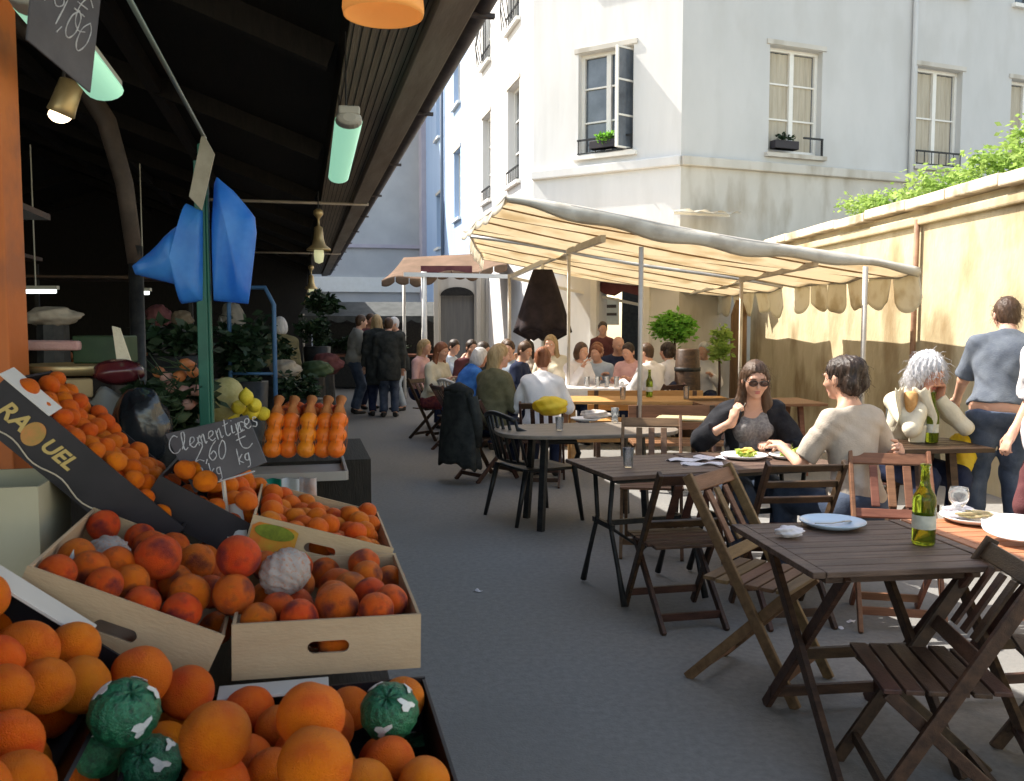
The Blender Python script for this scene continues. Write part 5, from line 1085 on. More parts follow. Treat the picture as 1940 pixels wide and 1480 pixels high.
# chalk sign
GL = {'C': [[(.62,.85),(.4,1),(.12,.8),(.05,.4),(.22,.05),(.5,.02),(.66,.15)]], 'l': [[(0,.1),(.25,.6),(.28,1),(.12,.98),(.1,.4),(.18,.02),(.38,.1)]],
 'e': [[(0,.2),(.32,.34),(.3,.56),(.12,.55),(.04,.25),(.2,.0),(.42,.12)]], 'm': [[(0,.5),(.06,0)],[(.05,.35),(.18,.55),(.24,.05)],[(.24,.38),(.38,.55),(.44,.02),(.54,.1)]],
 'n': [[(0,.5),(.05,0)],[(.04,.35),(.2,.55),(.26,.03),(.38,.1)]], 't': [[(.14,.95),(.08,.2),(.2,0),(.34,.1)],[(-.02,.62),(.3,.68)]], 'i': [[(.04,.5),(.04,.08),(.18,.08)],[(.07,.74),(.08,.78)]],
 's': [[(.26,.48),(.1,.52),(.06,.36),(.24,.2),(.16,0),(-.02,.06)]], '2': [[(.02,.75),(.2,1),(.42,.8),(.3,.45),(.02,.02),(.25,.08),(.5,.0)]], '6': [[(.4,.95),(.15,.7),(.03,.25),(.2,0),(.4,.2),(.25,.45),(.06,.3)]],
 '0': [[(.22,.95),(.04,.6),(.06,.15),(.24,0),(.4,.35),(.36,.8),(.2,.95)]], '5': [[(.44,.98),(.1,.95),(.06,.55),(.3,.6),(.4,.3),(.24,.02),(.0,.1)]], ',': [[(.08,.1),(.02,-.15)]], '1': [[(.0,.7),(.18,1),(.16,0)]],
 'E': [[(.5,.85),(.25,1),(.08,.6),(.12,.15),(.34,0),(.54,.12)],[(-.04,.62),(.36,.66)],[(-.04,.4),(.34,.43)]], 'k': [[(.02,1),(.04,0)],[(.3,.55),(.06,.3),(.32,.02)]], 'g': [[(.3,.5),(.08,.48),(.04,.2),(.24,.1),(.3,.48),(.28,-.2),(.08,-.3)]],
 'a': [[(.28,.5),(.06,.42),(.04,.08),(.24,.12),(.28,.5),(.3,.06),(.4,.1)]], ' ': []}
def scrawl(txt, size, rad_=.0017):
    mb = MB(); x = 0.0
    for ch in txt:
        w0 = 0
        for st_ in GL[ch]:
            P_ = [V((x+a*size+rng.normal(0, .008)*size, b*size+rng.normal(0, .012)*size, 0)) for a, b in st_]; w0 = max(w0, max(a for a, b in st_))
            pts = []
            for i in range(len(P_)-1):
                p0, p1, p2, p3 = P_[max(i-1, 0)], P_[i], P_[i+1], P_[min(i+2, len(P_)-1)]
                for k in range(4): t = k/4; pts.append(.5*((2*p1)+(p2-p0)*t+(2*p0-5*p1+4*p2-p3)*t*t+(3*p1-p0-3*p2+p3)*t*t*t))
            pts.append(P_[-1]); mb.tube(pts, [rad_*rng.uniform(.55, 1.15) for _ in pts], 5)
        x += (w0+.1 if w0 else .3)*size
    mb.v = [(a-x/2, b-size*.4, c) for a, b, c in mb.v]; return mb
def chalk_sign(corn, texts, label, t=.006, cat='sign'):
    a, b, c, d = corn; X = (b-a); Wd = X.length; X.normalize(); Y = (a-d); Hh = Y.length; Y.normalize(); Z = X.cross(Y).normalized(); Y = Z.cross(X); cen = (a+b+c+d)/4
    M = Matrix((X, Y, Z)).transposed().to_4x4(); o = thing('chalk_sign', label, cat, cen); o.rotation_euler = M.to_euler()
    Mi = M.inverted(); pl_ = [Mi.to_3x3() @ (q-cen) for q in (d, c, b, a)]; MB().prism([(q.x, q.y) for q in pl_], t, Matrix.Translation((0, 0, -t))).build('slate', CHALKB, o, bevel=.002)
    for s, x, y, sz, r in texts: xform(scrawl(s, sz), Matrix.Translation((x*Wd, y*Hh, .0012)) @ Matrix.Rotation(r, 4, 'Z')).build('chalk_writing', CHALK, o)
    return o, Wd, Hh
Yg = 2.45; co = [at(312, 822, Yg+.02), at(468, 786, Yg-.02), at(506, 876, Yg-.06), at(368, 934, Yg-.04)]
sg, w_, h_ = chalk_sign(co, (('Clementines', -.03, .26, .05, .1), ('2,60', -.08, .0, .055, -.1), ('E', .34, .1, .075, .1), ('kg', .3, -.16, .045, .1), ('2 kg', -.12, -.28, .042, .14)), 'grey chalk price sign for clementines clipped in front of the green pole')
MB().tube([(-w_*.2, -h_*.45, .002), (w_*.4, -h_*.4, .002)], .0022, 5).build('chalk_underline', CHALK, sg); MB().bar((0, -h_*.4, -.01), (0, -h_*.4-.16, -.01), .012, .006, (1, 0, 0)).build('stick', POLE, sg)
co = [at(72, -110, 1.95), at(200, -60, 2.15), at(166, 176, 2.15), at(54, 76, 1.95)]
chalk_sign(co, (('1,6 E', .02, .12, .085, -.5), ('1,00', .1, -.14, .08, -.55)), 'grey chalk price slate hanging at the upper left')
# green post, rod, card and blue bags
p = at(391, 800, 2.95); gp = thing('green_post', 'thin dark green square post rising from the fruit stall', 'post', (p.x, p.y, .65)); tz_ = at(398, 305, 2.95).z
MB().box((0, 0, (tz_-.65)/2), (.034, .034, tz_-.65)).box((.021, 0, (tz_-.65)/2), (.008, .02, tz_-.65)).build('shaft', GREENP, gp, bevel=.003); MB().box((.012, 0, tz_-.65+.02), (.035, .03, .07)).build('cap', GREENP, gp, bevel=.008)
a, b = at(388, 262, 2.9), at(235, -20, 1.9); o = tag(MB().tube([a, b], .0065, 8).build('awning_rod', mat('grey_green_rod', (.16, .2, .18), rough=.4, metal=.4), None, True), 'long thin grey rod slanting up from the green post', 'rod')
co = [at(383, 250, 2.86), at(406, 292, 2.86), at(382, 398, 2.88), at(358, 372, 2.88)]
o = tag(MB().add([*co, *[q+V((0, .006, 0)) for q in co]], [(0, 1, 2, 3), (7, 6, 5, 4), (0, 4, 5, 1), (1, 5, 6, 2), (2, 6, 7, 3), (3, 7, 4, 0)]).build('price_card', mat('tan_card', (.3, .27, .2), (.4, .36, .28), 14, .7), None), 'tan card tied to the top of the green post', 'card')
def bag(poly, Y, label, th=.05):
    """folded plastic bag: silhouette points (px,py) given real thickness and creases"""
    P_ = [at(px, py, Y) for px, py in poly]; c = sum(P_, V((0, 0, 0)))/len(P_); o = thing('plastic_bag', label, 'bag', c, 0, 'blue plastic bags on the green post'); n = len(P_)
    def f(u, v):
        s = u*n; i = int(s) % n; q = P_[i].lerp(P_[(i+1) % n], s-int(s))-c; k = math.cos(v*math.pi); rr = math.sin(v*math.pi)**.6
        w2 = 1+.0*u; return V((q.x*rr, -th*k*(abs(k)**.0)+.014*abs(math.sin(q.x*rr*26+q.z*rr*5))+.006*math.sin(q.x*rr*50-q.z*rr*14), q.z*rr))
    MB().grid(f, n*6, 24).build('bag_body', BLUEB, o, True); return o
BAGDONE = 0
bag([(352, 385), (345, 420), (250, 505), (255, 520), (335, 540), (345, 576), (384, 570), (384, 400)], 2.93, 'blue plastic bag hanging open on the left side of the green post')
bag([(405, 345), (410, 335), (440, 360), (480, 410), (484, 440), (470, 576), (405, 570), (400, 420)], 2.96, 'deeper blue plastic bag hanging on the right side of the green post')
# left counter with scale, goods and bags
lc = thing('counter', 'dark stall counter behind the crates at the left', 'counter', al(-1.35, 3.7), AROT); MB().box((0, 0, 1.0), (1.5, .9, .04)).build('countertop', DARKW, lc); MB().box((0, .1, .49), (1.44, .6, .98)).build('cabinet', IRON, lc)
p = at(150, 690, 3.3); o = thing('shop_scale', 'old dark counter scale with a pink tray on the left counter', 'scale', (p.x, p.y, p.z-.12))
MB().box((0, 0, .0), (.34, .22, .12)).build('body', DARKW, o, bevel=.02); MB().lathe([(0, .08), (.17, .08), (.2, .1), (.205, .1), (.17, .065), (0, .065)], n=26).build('pan', BRASS, o, True); MB().box((-.08, -.02, .17), (.26, .16, .035)).build('pink_goods', F_PINK, o, bevel=.01); MB().box((.1, 0, .155), (.17, .16, .1)).build('green_box', mat('green_box', (.015, .045, .02), (.03, .07, .03), 8, .5), o, bevel=.006)
o.location.z += .02
co = [at(212, 618, 3.15), at(226, 622, 3.15), at(249, 690, 3.1), at(222, 690, 3.1)]; o = tag(MB().add([*co, *[q+V((0, .01, 0)) for q in co]], [(0, 1, 2, 3), (7, 6, 5, 4), (0, 4, 5, 1), (1, 5, 6, 2), (2, 6, 7, 3), (3, 7, 4, 0)]).build('card', F_CREAM, None), 'cream wedge shaped card beside the counter scale', 'card')
p = at(225, 705, 3.05); o = tag(crumple(MB(), (0, 0, 0), (.085, .06, .045), amp=.06).build('aubergine', mat('dark_red_skin', (.05, .008, .012), (.09, .015, .02), 5, .25, spec=.6), None, True), 'glossy dark red squash lying at the end of the counter', 'vegetable'); o.location = p
p = at(140, 735, 2.95); o = tag(MB().box((0, 0, 0), (.11, .08, .06)).build('wooden_block', mat('pale_wood_block', (.25, .17, .08), (.33, .24, .12), 6, .6), None, bevel=.006), 'small pale wooden block under the counter scale', 'block'); o.location = p; o.rotation_euler = (0, 0, .5)
q0, q1, q2, q3 = at(110, 752, 2.95), at(240, 740, 3.0), at(245, 900, 2.75), at(130, 890, 2.7)
o = tag(MB().grid(lambda u, v: q0.lerp(q1, u).lerp(q3.lerp(q2, u), v)+V((0, .03*math.sin(u*6+v*3), .02*math.sin(u*11))), 16, 16, .004).build('tarpaulin', mat('grey_tarp', (.17, .17, .16), (.24, .24, .22), 3, .5, .2, 10), None, True), 'grey plastic sheet hanging behind the lettered clementine crate', 'sheet')
p = at(268, 810, 2.78); o = tag(crumple(MB(), (0, 0, 0), (.085, .07, .125), amp=.14).build('refuse_bag', mat('black_plastic', (.01, .01, .013), (.025, .03, .035), 4, .22, .5, 18, .6), None, True), 'black plastic bag hanging behind the chalk sign', 'bag'); o.location = p
c0 = None
kr, _ = crate('empty pale crate at the left edge below the lettered crate', -.612, 2.3, .34, .3, 1.168, 0, mat('pale_crate', (.4, .36, .24), (.46, .42, .3), 3, .8), .3)
# vegetable heap by the post
VEG = [mat('artichoke_green', (.03, .06, .025), (.06, .09, .04), 8, .7), mat('pinkish_root', (.3, .14, .12), (.38, .22, .18), 12, .6), mat('carrot_skin', (.35, .1, .03), (.42, .15, .05), 10, .6)]
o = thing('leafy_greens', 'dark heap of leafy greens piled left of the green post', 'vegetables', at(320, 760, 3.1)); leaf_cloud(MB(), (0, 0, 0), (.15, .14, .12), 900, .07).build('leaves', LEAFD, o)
for i, (px, py, m) in enumerate(((328, 735, 1), (342, 712, 2), (352, 742, 1), (318, 716, 1), (358, 766, 1), (366, 705, 2), (338, 762, 0), (300, 705, 2), (354, 690, 2), (370, 740, 1), (312, 750, 0), (345, 790, 0))):
    c = at(px, py, 3.0); o = thing('root_vegetable', 'bunched root vegetable with green tops on the heap by the post', 'vegetable', c, 0, 'root vegetables on the heap'); e = Euler((rng.uniform(1.1, 1.9), rng.uniform(-1, 1), rng.uniform(-.8, .8))).to_matrix()
    MB().lathe([(0, -.05), (.008, -.03), (.02, .0), (.018, .02), (0, .03)], n=12, R=e).build('root', VEG[m], o, True); mb = MB()
    for _ in range(4): d = e @ V((rng.uniform(-.5, .5), rng.uniform(-.5, .5), 1)); mb.tube([e @ V((0, 0, .02)), d*.05, d*.1+V((0, 0, .01))], [.003, .0025, .001], 4)
    mb.build('tops', LEAFD, o)
# ------------------------------------------------------------------ market interior further back
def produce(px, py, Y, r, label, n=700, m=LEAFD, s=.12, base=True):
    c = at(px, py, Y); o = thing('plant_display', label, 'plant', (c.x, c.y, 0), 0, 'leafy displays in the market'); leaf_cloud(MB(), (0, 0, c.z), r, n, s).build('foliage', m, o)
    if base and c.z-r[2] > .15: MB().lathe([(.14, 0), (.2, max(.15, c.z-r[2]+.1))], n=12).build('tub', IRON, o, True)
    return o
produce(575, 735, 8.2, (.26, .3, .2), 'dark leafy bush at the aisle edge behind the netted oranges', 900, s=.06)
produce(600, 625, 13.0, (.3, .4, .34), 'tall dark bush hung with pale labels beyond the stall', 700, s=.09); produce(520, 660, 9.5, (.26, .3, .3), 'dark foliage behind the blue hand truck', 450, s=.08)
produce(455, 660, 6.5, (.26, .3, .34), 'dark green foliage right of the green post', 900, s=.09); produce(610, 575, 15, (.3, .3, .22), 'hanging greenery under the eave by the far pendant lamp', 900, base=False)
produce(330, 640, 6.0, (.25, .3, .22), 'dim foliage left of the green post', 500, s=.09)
# blue hand truck
p = onz(480, 760, .05); p = at(480, 760, 6.4); BLP = mat('blue_metal', (.03, .09, .2), (.05, .13, .26), 8, .5); o = thing('hand_truck', 'upright blue tubular hand truck in the aisle beyond the stall', 'hand truck', (p.x, 6.4, 0)); H_ = at(480, 545, 6.4).z
MB().tube([(-.16, 0, .12), (-.16, 0, H_-.12), (-.11, 0, H_), (.1, 0, H_), (.16, 0, H_-.12), (.16, 0, .12)], .016, 8).build('frame', BLP, o, True); mb = MB()
for z in (.35, .62, .9, 1.2): mb.tube([(-.16, 0, z), (.16, 0, z)], .011, 6)
mb.build('crossbar', BLP, o, True); MB().box((0, -.14, .1), (.36, .28, .012)).build('toe_plate', BLP, o)
for s in (-1, 1): MB().lathe([(.11, -.02), (.13, 0), (.11, .02), (.03, .02), (.03, -.02)], (s*.2, .1, .13), 18, Matrix.Rotation(math.pi/2, 3, 'Y')).build('wheel', IRON, o, True)
# far grocery stall with scalloped awning
e = at(700, 590, 21.5); o = thing('far_stall', 'dark market stall with a grey scalloped awning at the end of the alley', 'stall', (e.x, 22, 0), 0)
GA = mat('grey_awning', (.045, .05, .05), (.075, .08, .08), 5, .8); MB().grid(lambda u, v: (-1.6+3.4*u, -.9*(1-v), 1.75+.35*v), 20, 4, .01).build('awning', GA, o)
for k in range(9):
    MB().grid(lambda u, v, k=k: (-1.6+3.4*(k+u)/9, -.9-.005, 1.75-.16*v*(1-.45*abs(2*u-1)**2)), 8, 2, .004).build('scalloped_flap', GA, o)
MB().box((.1, .7, .9), (3.4, .3, 2.2)).build('back_panel', IRON, o); MB().box((.1, -.1, .8), (3.2, .6, .06)).build('shelf', RTEAK, o); MB().box((.1, -.1, .4), (3.0, .5, .74)).build('counter_body', IRON, o)
for s in (-1, 1): MB().tube([(s*1.6+.1, -.85, 0), (s*1.6+.1, -.85, 1.8)], .025, 8).build('post', POLE, o)
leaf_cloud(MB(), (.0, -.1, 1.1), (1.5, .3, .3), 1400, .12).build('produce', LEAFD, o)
# market interior: a few dim stalls and lit tubes
for i, (a, b, lab) in enumerate(((-3.0, 6.5, 'dim wooden stall deep in the market hall, nearest the left'), (-4.2, 11, 'dim middle stall deep in the market hall'), (-2.9, 16, 'dim farthest stall deep in the market hall'))):
    o = thing('hall_stall', lab, 'stall', al(a, b), AROT, 'stalls inside the hall'); MB().box((0, 0, .9), (2.4, .9, .05)).build('shelf', DTEAK, o); MB().box((0, 0, .45), (2.2, .8, .86)).build('counter_body', IRON, o)
    for s in (-1, 1): MB().box((s*1.15, -.4, 1.25), (.06, .06, 2.5)).build('post', IRON, o)
    MB().box((0, -.1, 2.3), (2.6, 1.1, .04)).build('canopy', DTEAK, o); mb = MB(); mb.box((0, 0, .94), (2.2, .8, .06))
    for _ in range(26): mb.ball((rng.uniform(-1, 1), rng.uniform(-.35, .3), .98+rng.uniform(0, .08)), rng.uniform(.06, .13), 10, 7)
    mb.build('goods', (VEG[0], F_MAR, VEG[2])[i], o, True)
for i, (px, py, Y, L) in enumerate(((68, 552, 7.5, .33), (272, 555, 8.5, .1))):
    p = at(px, py, Y); o = thing('hall_lamp', ('small lit white strip light over the dim stall at the left', 'tiny lit white lamp deep in the hall right of the iron column')[i], 'light', p, 0, 'small lit lamps in the hall'); MB().tube([(-L/2, 0, 0), (L/2, 0, 0)], .018, 8).build('tube', mat('lit_tube', (1, 1, 1), emis=(.9, 1, .95), es=.9), o, True); MB().box((0, 0, .03), (L+.04, .05, .03)).tube([(0, 0, .03), (0, 0, 1.2)], .006, 5).build('housing', TUBEH, o)
# window boxes
def on_face(face, x, y, z):
    bpy.context.view_layer.update(); return face.matrix_world @ V((x, y, z))
planter(None, on_face(fB, LB-1.36, -.02, 4.58), fB.rotation_euler[2], 'long planter of low green plants on the sill of the open window', .6, LEAFG, 420)
bpy.data.objects.get('window_box').location.z -= .0
planter(None, on_face(fC, 2.05, -.04, 4.56), fC.rotation_euler[2], 'dark flower trough with a small plant on the left sill of the right face', .5, LEAFD, 120)
mb = MB(); mb.box((2.65, -.06, 4.78), (.42, .03, .03)).box((2.84, -.06, 4.62), (.03, .03, .34)); o = mb.build('sill_rail', IRON, fC)

# dim clutter hanging in the market hall and small things on tables and ground
CLT = [mat('dim_sack', (.1, .075, .05), (.16, .12, .08), 8, .8), mat('dim_card', (.13, .12, .1), (.2, .18, .15), 8, .8), VEG[0], F_MAR, mat('garlic', (.3, .25, .2), (.4, .35, .28), 12, .7)]
for i, (px, py, Y, w_, h_, k, lab) in enumerate(((300, 600, 7.5, .2, .2, 3, 'dim red basket right of the iron column'), (345, 605, 7.0, .16, .14, 0, 'small brown box on the dim shelf left of the green post'),
        (440, 610, 7.4, .2, .32, 1, 'pale poster standing behind the hand truck'), (540, 700, 9.0, .3, .2, 4, 'heap of pale vegetables by the hand truck'), (600, 700, 10, .34, .2, 2, 'heap of dark greens on the far counter by the aisle'), (100, 600, 5.4, .3, .12, 4, 'pale jars on the shelf behind the counter scale'), (620, 690, 12, .4, .3, 3, 'reddish crate stack at the aisle edge'))):
    q = at(px, py, Y); o = thing('hall_goods', lab, 'goods', q, 0, 'dim goods in the market hall')
    crumple(MB(), (0, 0, 0), (w_/2, w_/2.4, h_/2), amp=.2).build('goods_body', CLT[k], o, True)
    if py < 560: MB().tube([(0, 0, h_*.4), (0, 0, h_*.4+.7)], .004, 4).build('cord', POLE, o)
    else: MB().tube([(0, 0, -h_*.4), (0, 0, -q.z)], [.09, .12], 10).build('stand', IRON, o)
for px, py, h_, lab in ((1165, 800, .12, 'drinking glass near the right end of the grey oval table'), (1060, 815, .1, 'short drinking glass at the near left of the grey oval table'), (1190, 885, .11, 'drinking glass standing on the empty dark table'), (1300, 757, .14, 'tall glass on the long orange plank table'), (1180, 757, .13, 'glass at the left of the long orange plank table')):
    tumbler(onz(px, py, .748), lab, h_, .033)
p = onz(1230, 752, .755); bottle(p, 'green bottle standing on the long orange plank table', .3, .038)
for i, (px, py) in enumerate(((1588, 1190), (1612, 1178), (1745, 1215), (905, 1120))):
    q = onz(px, py, .002); o = tag(MB().grid(lambda u, v: ((u-.5)*.05, (v-.5)*.03, .004+.006*math.sin(u*6+i)*math.cos(v*5)), 6, 4, .0015).build('scrap', NAPK, None, True), ('white paper scrap under the front table, left one', 'white paper scrap under the front table, middle one', 'white paper scrap under the front table, right one', 'small paper scrap lying alone on the open aisle')[i], 'litter', 'paper scraps on the ground'); o.location = q; o.rotation_euler = (0, 0, i*.8)
# ------------------------------------------------------------------ people
PI = math.pi
def W_(px, Y): return V(((px-970)/FPX*Y*.997, Y, 0))
person('woman in large sunglasses and black cardigan eating salad, facing the viewer', (1.56, 5.88, 0), PI-.05, lean=.16, wr=(.165, .3, .945), wl=(-.09, .33, .80), pr_=(.9, -.2, -.7), pl_=(-.8, -.2, -.6), head=(0, .22, 0),
       neckf=.04, top=F_GREYT, sleeve=.3, neck_open=.05, jacket=(F_BLACK, .075), bottom=F_DENIM, hair='long', hairm=H_BRN, h=.0065, glasses=True, curl=(1.25, .8), palm=((-.7, -.3, .1), (.2, .1, -1)), hdir=((-.25, .1, .95), None), topt=.009)
person('woman in beige short sleeved shirt seen from behind, dark hair pinned up', (1.93, 4.97, 0), .42, topt=.016, fat=.93, s=1.03, lean=.12, wr=(.19, -.1, .82), wl=(-.17, .40, .80), pr_=(.5, -.1, -.8), pl_=(-.45, -.3, -.9), head=(.25, .12, 0),
       top=F_BEIGE, sleeve=.42, hem=.05, bottom=F_DENIM, hair='updo', hairm=H_DRK, h=.0075, curl=(1.0, .5), palm=((-.2, .9, -.3), (0, 0, -1)), neck_open=.03)
person('grey haired person in beige bowing over a paper wrapped snack', (2.78, 6.4, 0), PI+.25, lean=.3, wr=(.05, .3, 1.0), wl=(-.06, .3, 1.0), pr_=(.8, -.2, -.8), pl_=(-.8, -.2, -.8), head=(.1, .55, 0), neckf=.06,
       top=F_CREAM, sleeve=1.0, bottom=F_NAVY, hair='wavy', hairm=H_GRY, skin=SKIN2, h=.0085, curl=(1.1, 1.1), palm=((-1, 0, .2), (1, 0, .2)), hdir=((0, .3, .9), (0, .3, .9)), s=1.05)
person('standing man in slate T-shirt and jeans with his back to the viewer', (3.34, 6.1, 0), -.3, sit=False, woman=False, s=1.03, lean=.24, side=.1, wr=(.28, .35, .95), wl=(-.2, .42, .98), head=(.1, .25, 0), top=F_GRT, sleeve=.45, hem=-.03,
       bottom=F_DENIM, btop=-.03, hair='short', hairm=H_BRN, h=.0085, fat=1.2, footl=(-.14, .03, .075), footr=(.14, .06, .075), neckf=.05)
person('person in loose white shirt cut off by the right edge of the picture', (3.2, 5.2, 0), PI/2+.2, sit=False, s=1.0, wl=(-.22, .12, .95), wr=(.2, .15, .9), top=F_WHITE, sleeve=.48, hem=.12, bottom=F_MAR, hair='short', hairm=H_BRN, h=.012, fat=1.15, topt=.03, pl_=(-.6, -.4, -.6))
G = 'people seated on the terrace'
person('woman in olive jacket turned to the right, loose fair hair, coat on her chair', (-.22, 9.0, 0), -.85, lean=.12, top=F_OLIVE, topt=.03, bottom=F_NAVY, hair='back', hairm=H_BLD, h=.011, head=(-.3, .1, 0), s=1.02, wr=(.12, .35, .8), wl=(-.12, .36, .8), fat=1.1)
person('woman in white seen from behind with reddish brown hair in a bun', (.29, 8.75, 0), -.1, lean=.14, top=F_WHITE, topt=.02, bottom=F_NAVY, hair='bun', hairm=H_RED, h=.011, s=1.0, wr=(.2, .36, .8), wl=(-.2, .36, .8), fat=1.08)
person('grey haired person in bright blue jacket leaning to the table', (-.66, 11.0, 0), -1.15, lean=.42, top=F_BLUE, topt=.03, hem=.12, bottom=F_NAVY, hair='bob', hairm=H_GRY, h=.013, skin=SKIN2, head=(-.1, .3, 0), wr=(.12, .42, .85), wl=(-.12, .42, .85), fat=1.1)
person('red haired woman in cream top and plaid trousers beside the aisle', (-1.08, 12.1, 0), -2.2, lean=.2, top=F_CREAM, topt=.02, bottom=F_RED, hair='long', hairm=H_RED, h=.014, head=(0, .25, 0), wr=(.1, .35, .82), wl=(-.1, .35, .82))
person('person in pink seated just behind the red haired woman', (-1.42, 13.6, 0), -2.0, lean=.1, top=F_PINK, bottom=F_NAVY, hair='back', hairm=H_BLD, h=.016)
person('dark haired person in maroon seated in front of the grey door', (-.66, 13.3, 0), -2.6, top=F_MAR, bottom=F_NAVY, hair='short', hairm=H_DRK, h=.016, woman=False)
person('person in pale blue seated beyond the white canopy pole', (.0, 12.6, 0), 2.8, top=F_LBL, bottom=F_NAVY, hair='short', hairm=H_BRN, h=.016, woman=False)
person('pale haired person in cream under the closed parasol', (.56, 12.3, 0), PI-.3, lean=.1, top=F_CREAM, topt=.03, bottom=F_NAVY, hair='long', hairm=H_BLD, h=.014, s=1.06)
person('young woman in white leaning on the clothed table with reddish hair', (1.08, 13.1, 0), -2.4, lean=.3, top=F_WHITE, sleeve=.4, bottom=F_DENIM, hair='pony', hairm=H_RED, h=.014)
person('bald man in dark top facing the viewer at the clothed table', (1.5, 12.9, 0), PI+.1, lean=.12, woman=False, top=F_NAVY, topt=.02, sleeve=1, bottom=F_NAVY, hair='bald', h=.012, head=(.3, .25, 0), wr=(.25, .35, .82), wl=(-.25, .35, .82), s=1.04)
person('man in pale blue shirt seated left of the bald man', (1.27, 12.7, 0), PI-.5, lean=.25, woman=False, top=F_LBL, bottom=F_NAVY, hair='short', hairm=H_RED, h=.014, s=.97)
person('woman in maroon standing in the dark doorway', (1.47, 14.7, 0), PI, sit=False, s=.93, top=F_MAR, bottom=F_NAVY, hair='pony', hairm=H_DRK, h=.014)
person('man in white shirt with dark hair seated with his back turned, navy bag beside him', (1.83, 11.3, 0), .75, lean=.22, woman=False, top=F_WHITE, topt=.018, bottom=F_NAVY, hair='short', hairm=H_BRN, h=.011, wr=(.2, .4, .82), wl=(-.2, .4, .82), head=(.3, .2, 0))
for i, (px, Y, r, tp, hr, st_, lab) in enumerate(((978, 11.6, -1.9, F_NAVY, H_BRN, 'short', 'person in navy seated just left of the parasol pole'), (1088, 12.0, -2.6, F_WHITE, H_BRN, 'bob', 'brown haired person in white left of the clothed table'),
        (1205, 12.2, 2.5, F_PINK, H_DRK, 'pony', 'person in pink with dark hair at the right end of the clothed table'), (1335, 13.2, 2.9, F_WHITE, H_GRY, 'short', 'grey haired person in white by the brown timber post'), (950, 13.8, -2.4, F_TAN, H_BRN, 'short', 'person in tan seated behind the woman in olive'),
        (842, 14.2, -2.0, F_LBL, H_DRK, 'short', 'person in pale blue seated before the grey door, near the white pole'), (900, 12.0, -2.3, F_DARK, H_DRK, 'bob', 'dark haired person in charcoal behind the blue jacket'), (1010, 14.2, 2.6, F_BEIGE, H_DRK, 'long', 'dark haired person in beige far behind the bun haired woman'))):
    q = W_(px, Y); person(lab, (q.x, q.y, 0), r, lean=rng.uniform(.08, .3), top=tp, topt=.02, bottom=F_NAVY, hair=st_, hairm=hr, h=.015, woman=bool(i % 2), wr=(.12, .36, .8+.2*(i % 2)), wl=(-.12, .36, .82), head=(rng.uniform(-.4, .4), rng.uniform(.05, .3), 0))
GS = 'people standing in the aisle'
person('person in grey hooded jacket and jeans standing at the left of the aisle group', (-2.74, 15.6, 0), -1.2, sit=False, top=mat('grey_jacket', (.2, .19, .17), (.27, .26, .23), 8, .9), topt=.035, hem=.08, bottom=F_DENIM, hair='short', hairm=H_BRN, h=.015, wr=(.08, .3, 1.1), wl=(-.05, .32, 1.1), group=GS, s=1.0, fat=1.1)
person('tall man in maroon standing behind the hooded person', (-2.66, 16.5, 0), -2.4, sit=False, woman=False, top=F_MAR, topt=.02, bottom=F_NAVY, hair='short', hairm=H_BRN, skin=SKIN2, h=.016, group=GS, s=1.02)
person('woman with long blond hair in a dark green coat, back to the viewer', (-2.27, 15.2, 0), .3, sit=False, top=F_DARK, topt=.04, hem=.4, bottom=F_NAVY, hair='long', hairm=H_BLD, h=.014, group=GS, s=1.0)
person('short haired person in charcoal coat standing with back turned', (-2.06, 15.0, 0), .1, sit=False, woman=False, top=F_DARK, topt=.035, hem=.3, bottom=F_DENIM, hair='short', hairm=H_BRN, h=.014, group=GS, s=.97)
person('woman with glasses facing left at the right of the standing group', (-2.02, 16.2, 0), 2.2, sit=False, top=F_DARK, topt=.03, hem=.2, bottom=F_LBL, hair='short', hairm=H_GRY, h=.015, group=GS, s=.98)
person('dim person with pale hair among the leafy displays in the market', (-2.95, 11.6, 0), .6, sit=False, top=F_OLIVE, topt=.03, hem=.2, bottom=F_DARK, hair='bob', hairm=H_GRY, h=.016, s=.96)
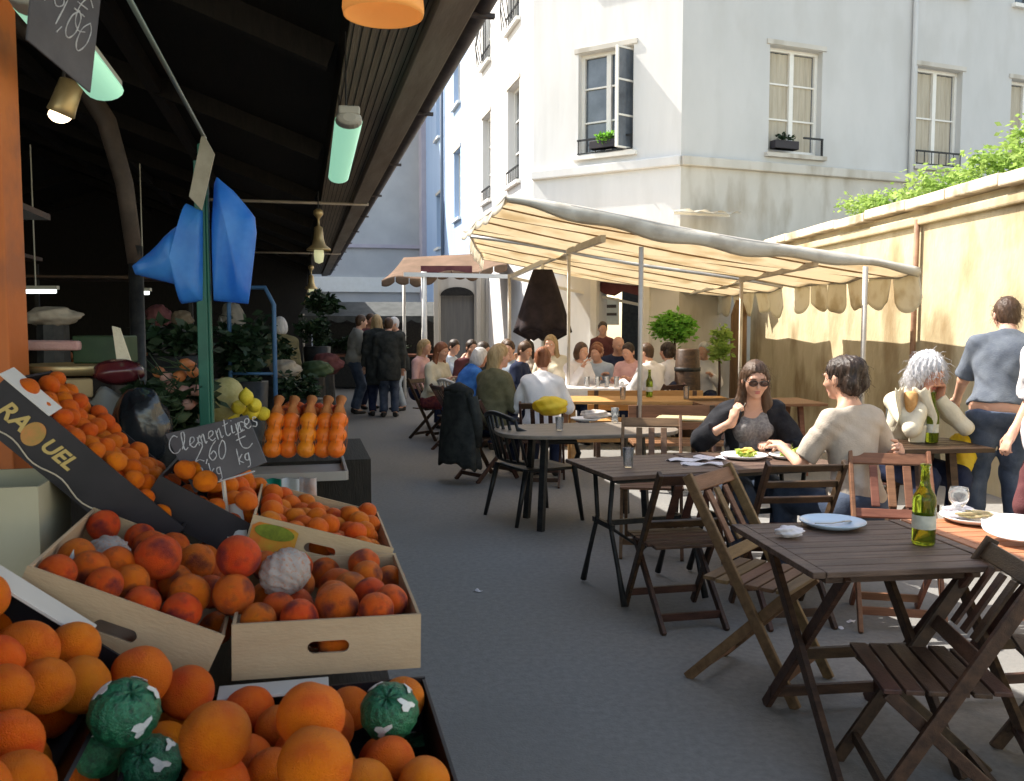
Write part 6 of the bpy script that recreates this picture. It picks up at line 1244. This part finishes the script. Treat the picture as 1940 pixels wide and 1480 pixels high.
# chairs under them and coats
GC_ = 'wooden folding chairs on the terrace'
for x, y, r, lab in ((-.25, 8.98, -.85, 'folding chair under the woman in olive'), (.3, 8.7, -.1, 'folding chair under the woman in white with the bun'), (-.68, 11.0, -1.15, 'folding chair under the person in the blue jacket'), (-1.08, 12.15, -2.2, 'folding chair under the red haired woman'),
        (1.5, 12.95, PI+.1, 'folding chair under the bald man'), (1.83, 11.25, .75, 'folding chair under the man in white shirt'), (1.58, 5.93, PI-.05, 'folding chair under the woman in sunglasses'), (2.8, 6.5, PI+.25, 'folding chair under the grey haired person'), (.56, 12.35, PI-.3, 'folding chair under the pale haired person by the parasol')):
    dup(dproto, (x, y, 0), r, lab, GC_)
def coat(loc, rot, w_, h_, m, label, top=.86):
    o = thing('coat', label, 'coat', loc, rot)
    def f(u, v):
        a = 2*math.pi*u; k = .75+.35*v+.06*math.sin(a*5+v*4); return (w_/2*math.copysign(abs(math.cos(a))**.7, math.cos(a))*k, .085*math.sin(a)*(1+.5*v)*k, top-h_*v-.03*math.cos(a*2)*v+.012*math.sin(a*9)*v)
    MB().grid(f, 56, 18, .004).build('cloth', m, o, True); MB().tube([(-w_*.36, 0, top-.01), (0, 0, top+.02), (w_*.36, 0, top-.01)], [.05, .075, .05], 12).build('shoulders', m, o, True)
    MB().tube([(w_*.42, 0, top-.04), (w_*.52, .03, top-.3), (w_*.46, .05, top-.52)], [.055, .05, .042], 10).build('sleeve', m, o, True); return o
coat((-.52, 8.72, 0), -.85, .5, .72, F_DARK, 'long charcoal coat hanging over the chair of the woman in olive', .9)
coat((3.03, 6.75, 0), PI+.4, .46, .6, F_DARK, 'dark jacket hanging on the chair beside the grey haired person', 1.0)
o = tag(crumple(MB(), (0, 0, 0), (.16, .13, .2), amp=.1).build('backpack', F_NAVY, None, True), 'navy blue backpack behind the man in the white shirt', 'bag'); o.location = W_(1283, 11.6)+V((0, 0, .62))
person('dark haired person in white seated beside the wooden barrel', (2.19, 12.0, 0), .5, lean=.25, top=F_WHITE, bottom=F_NAVY, hair='updo', hairm=H_DRK, h=.013)
# paper held by the grey haired person
c = V((2.70, 6.05, 1.0)); o = thing('paper_wrap', 'cream paper wrap held up to the mouth by the grey haired person', 'paper', c)
for k, (a0, s_) in enumerate(((-.5, 1), (.6, 1.1))):
    MB().grid(lambda u, v: ((.02+.1*u*s_)*(1 if k else -1)+.02*math.sin(v*5), -.02+.05*math.sin(u*3+v*2+k), -.1+.22*v-.08*u*(1-v)+.012*math.sin(u*13+v*7)), 12, 14, .002).build('sheet', F_CREAM, o, True)
MB().lathe([(.02, -.1), (.04, .02), (.045, .09), (.02, .1)], n=14).build('filling', mat('snack', (.5, .25, .08), (.6, .35, .14), 25, .7), o, True)
for x, y, s_, r in ((1.405, 5.56, 1, .2),):
    o = tag(MB().bar((0, 0, -.06), (0, 0, .09), .004, .002).box((0, 0, -.075), (.014, .003, .035)).build('fork', POLE, None), 'steel fork held in the raised hand of the woman in sunglasses', 'fork'); o.location = (x, y, .99); o.rotation_euler = (.3, .5, 0)
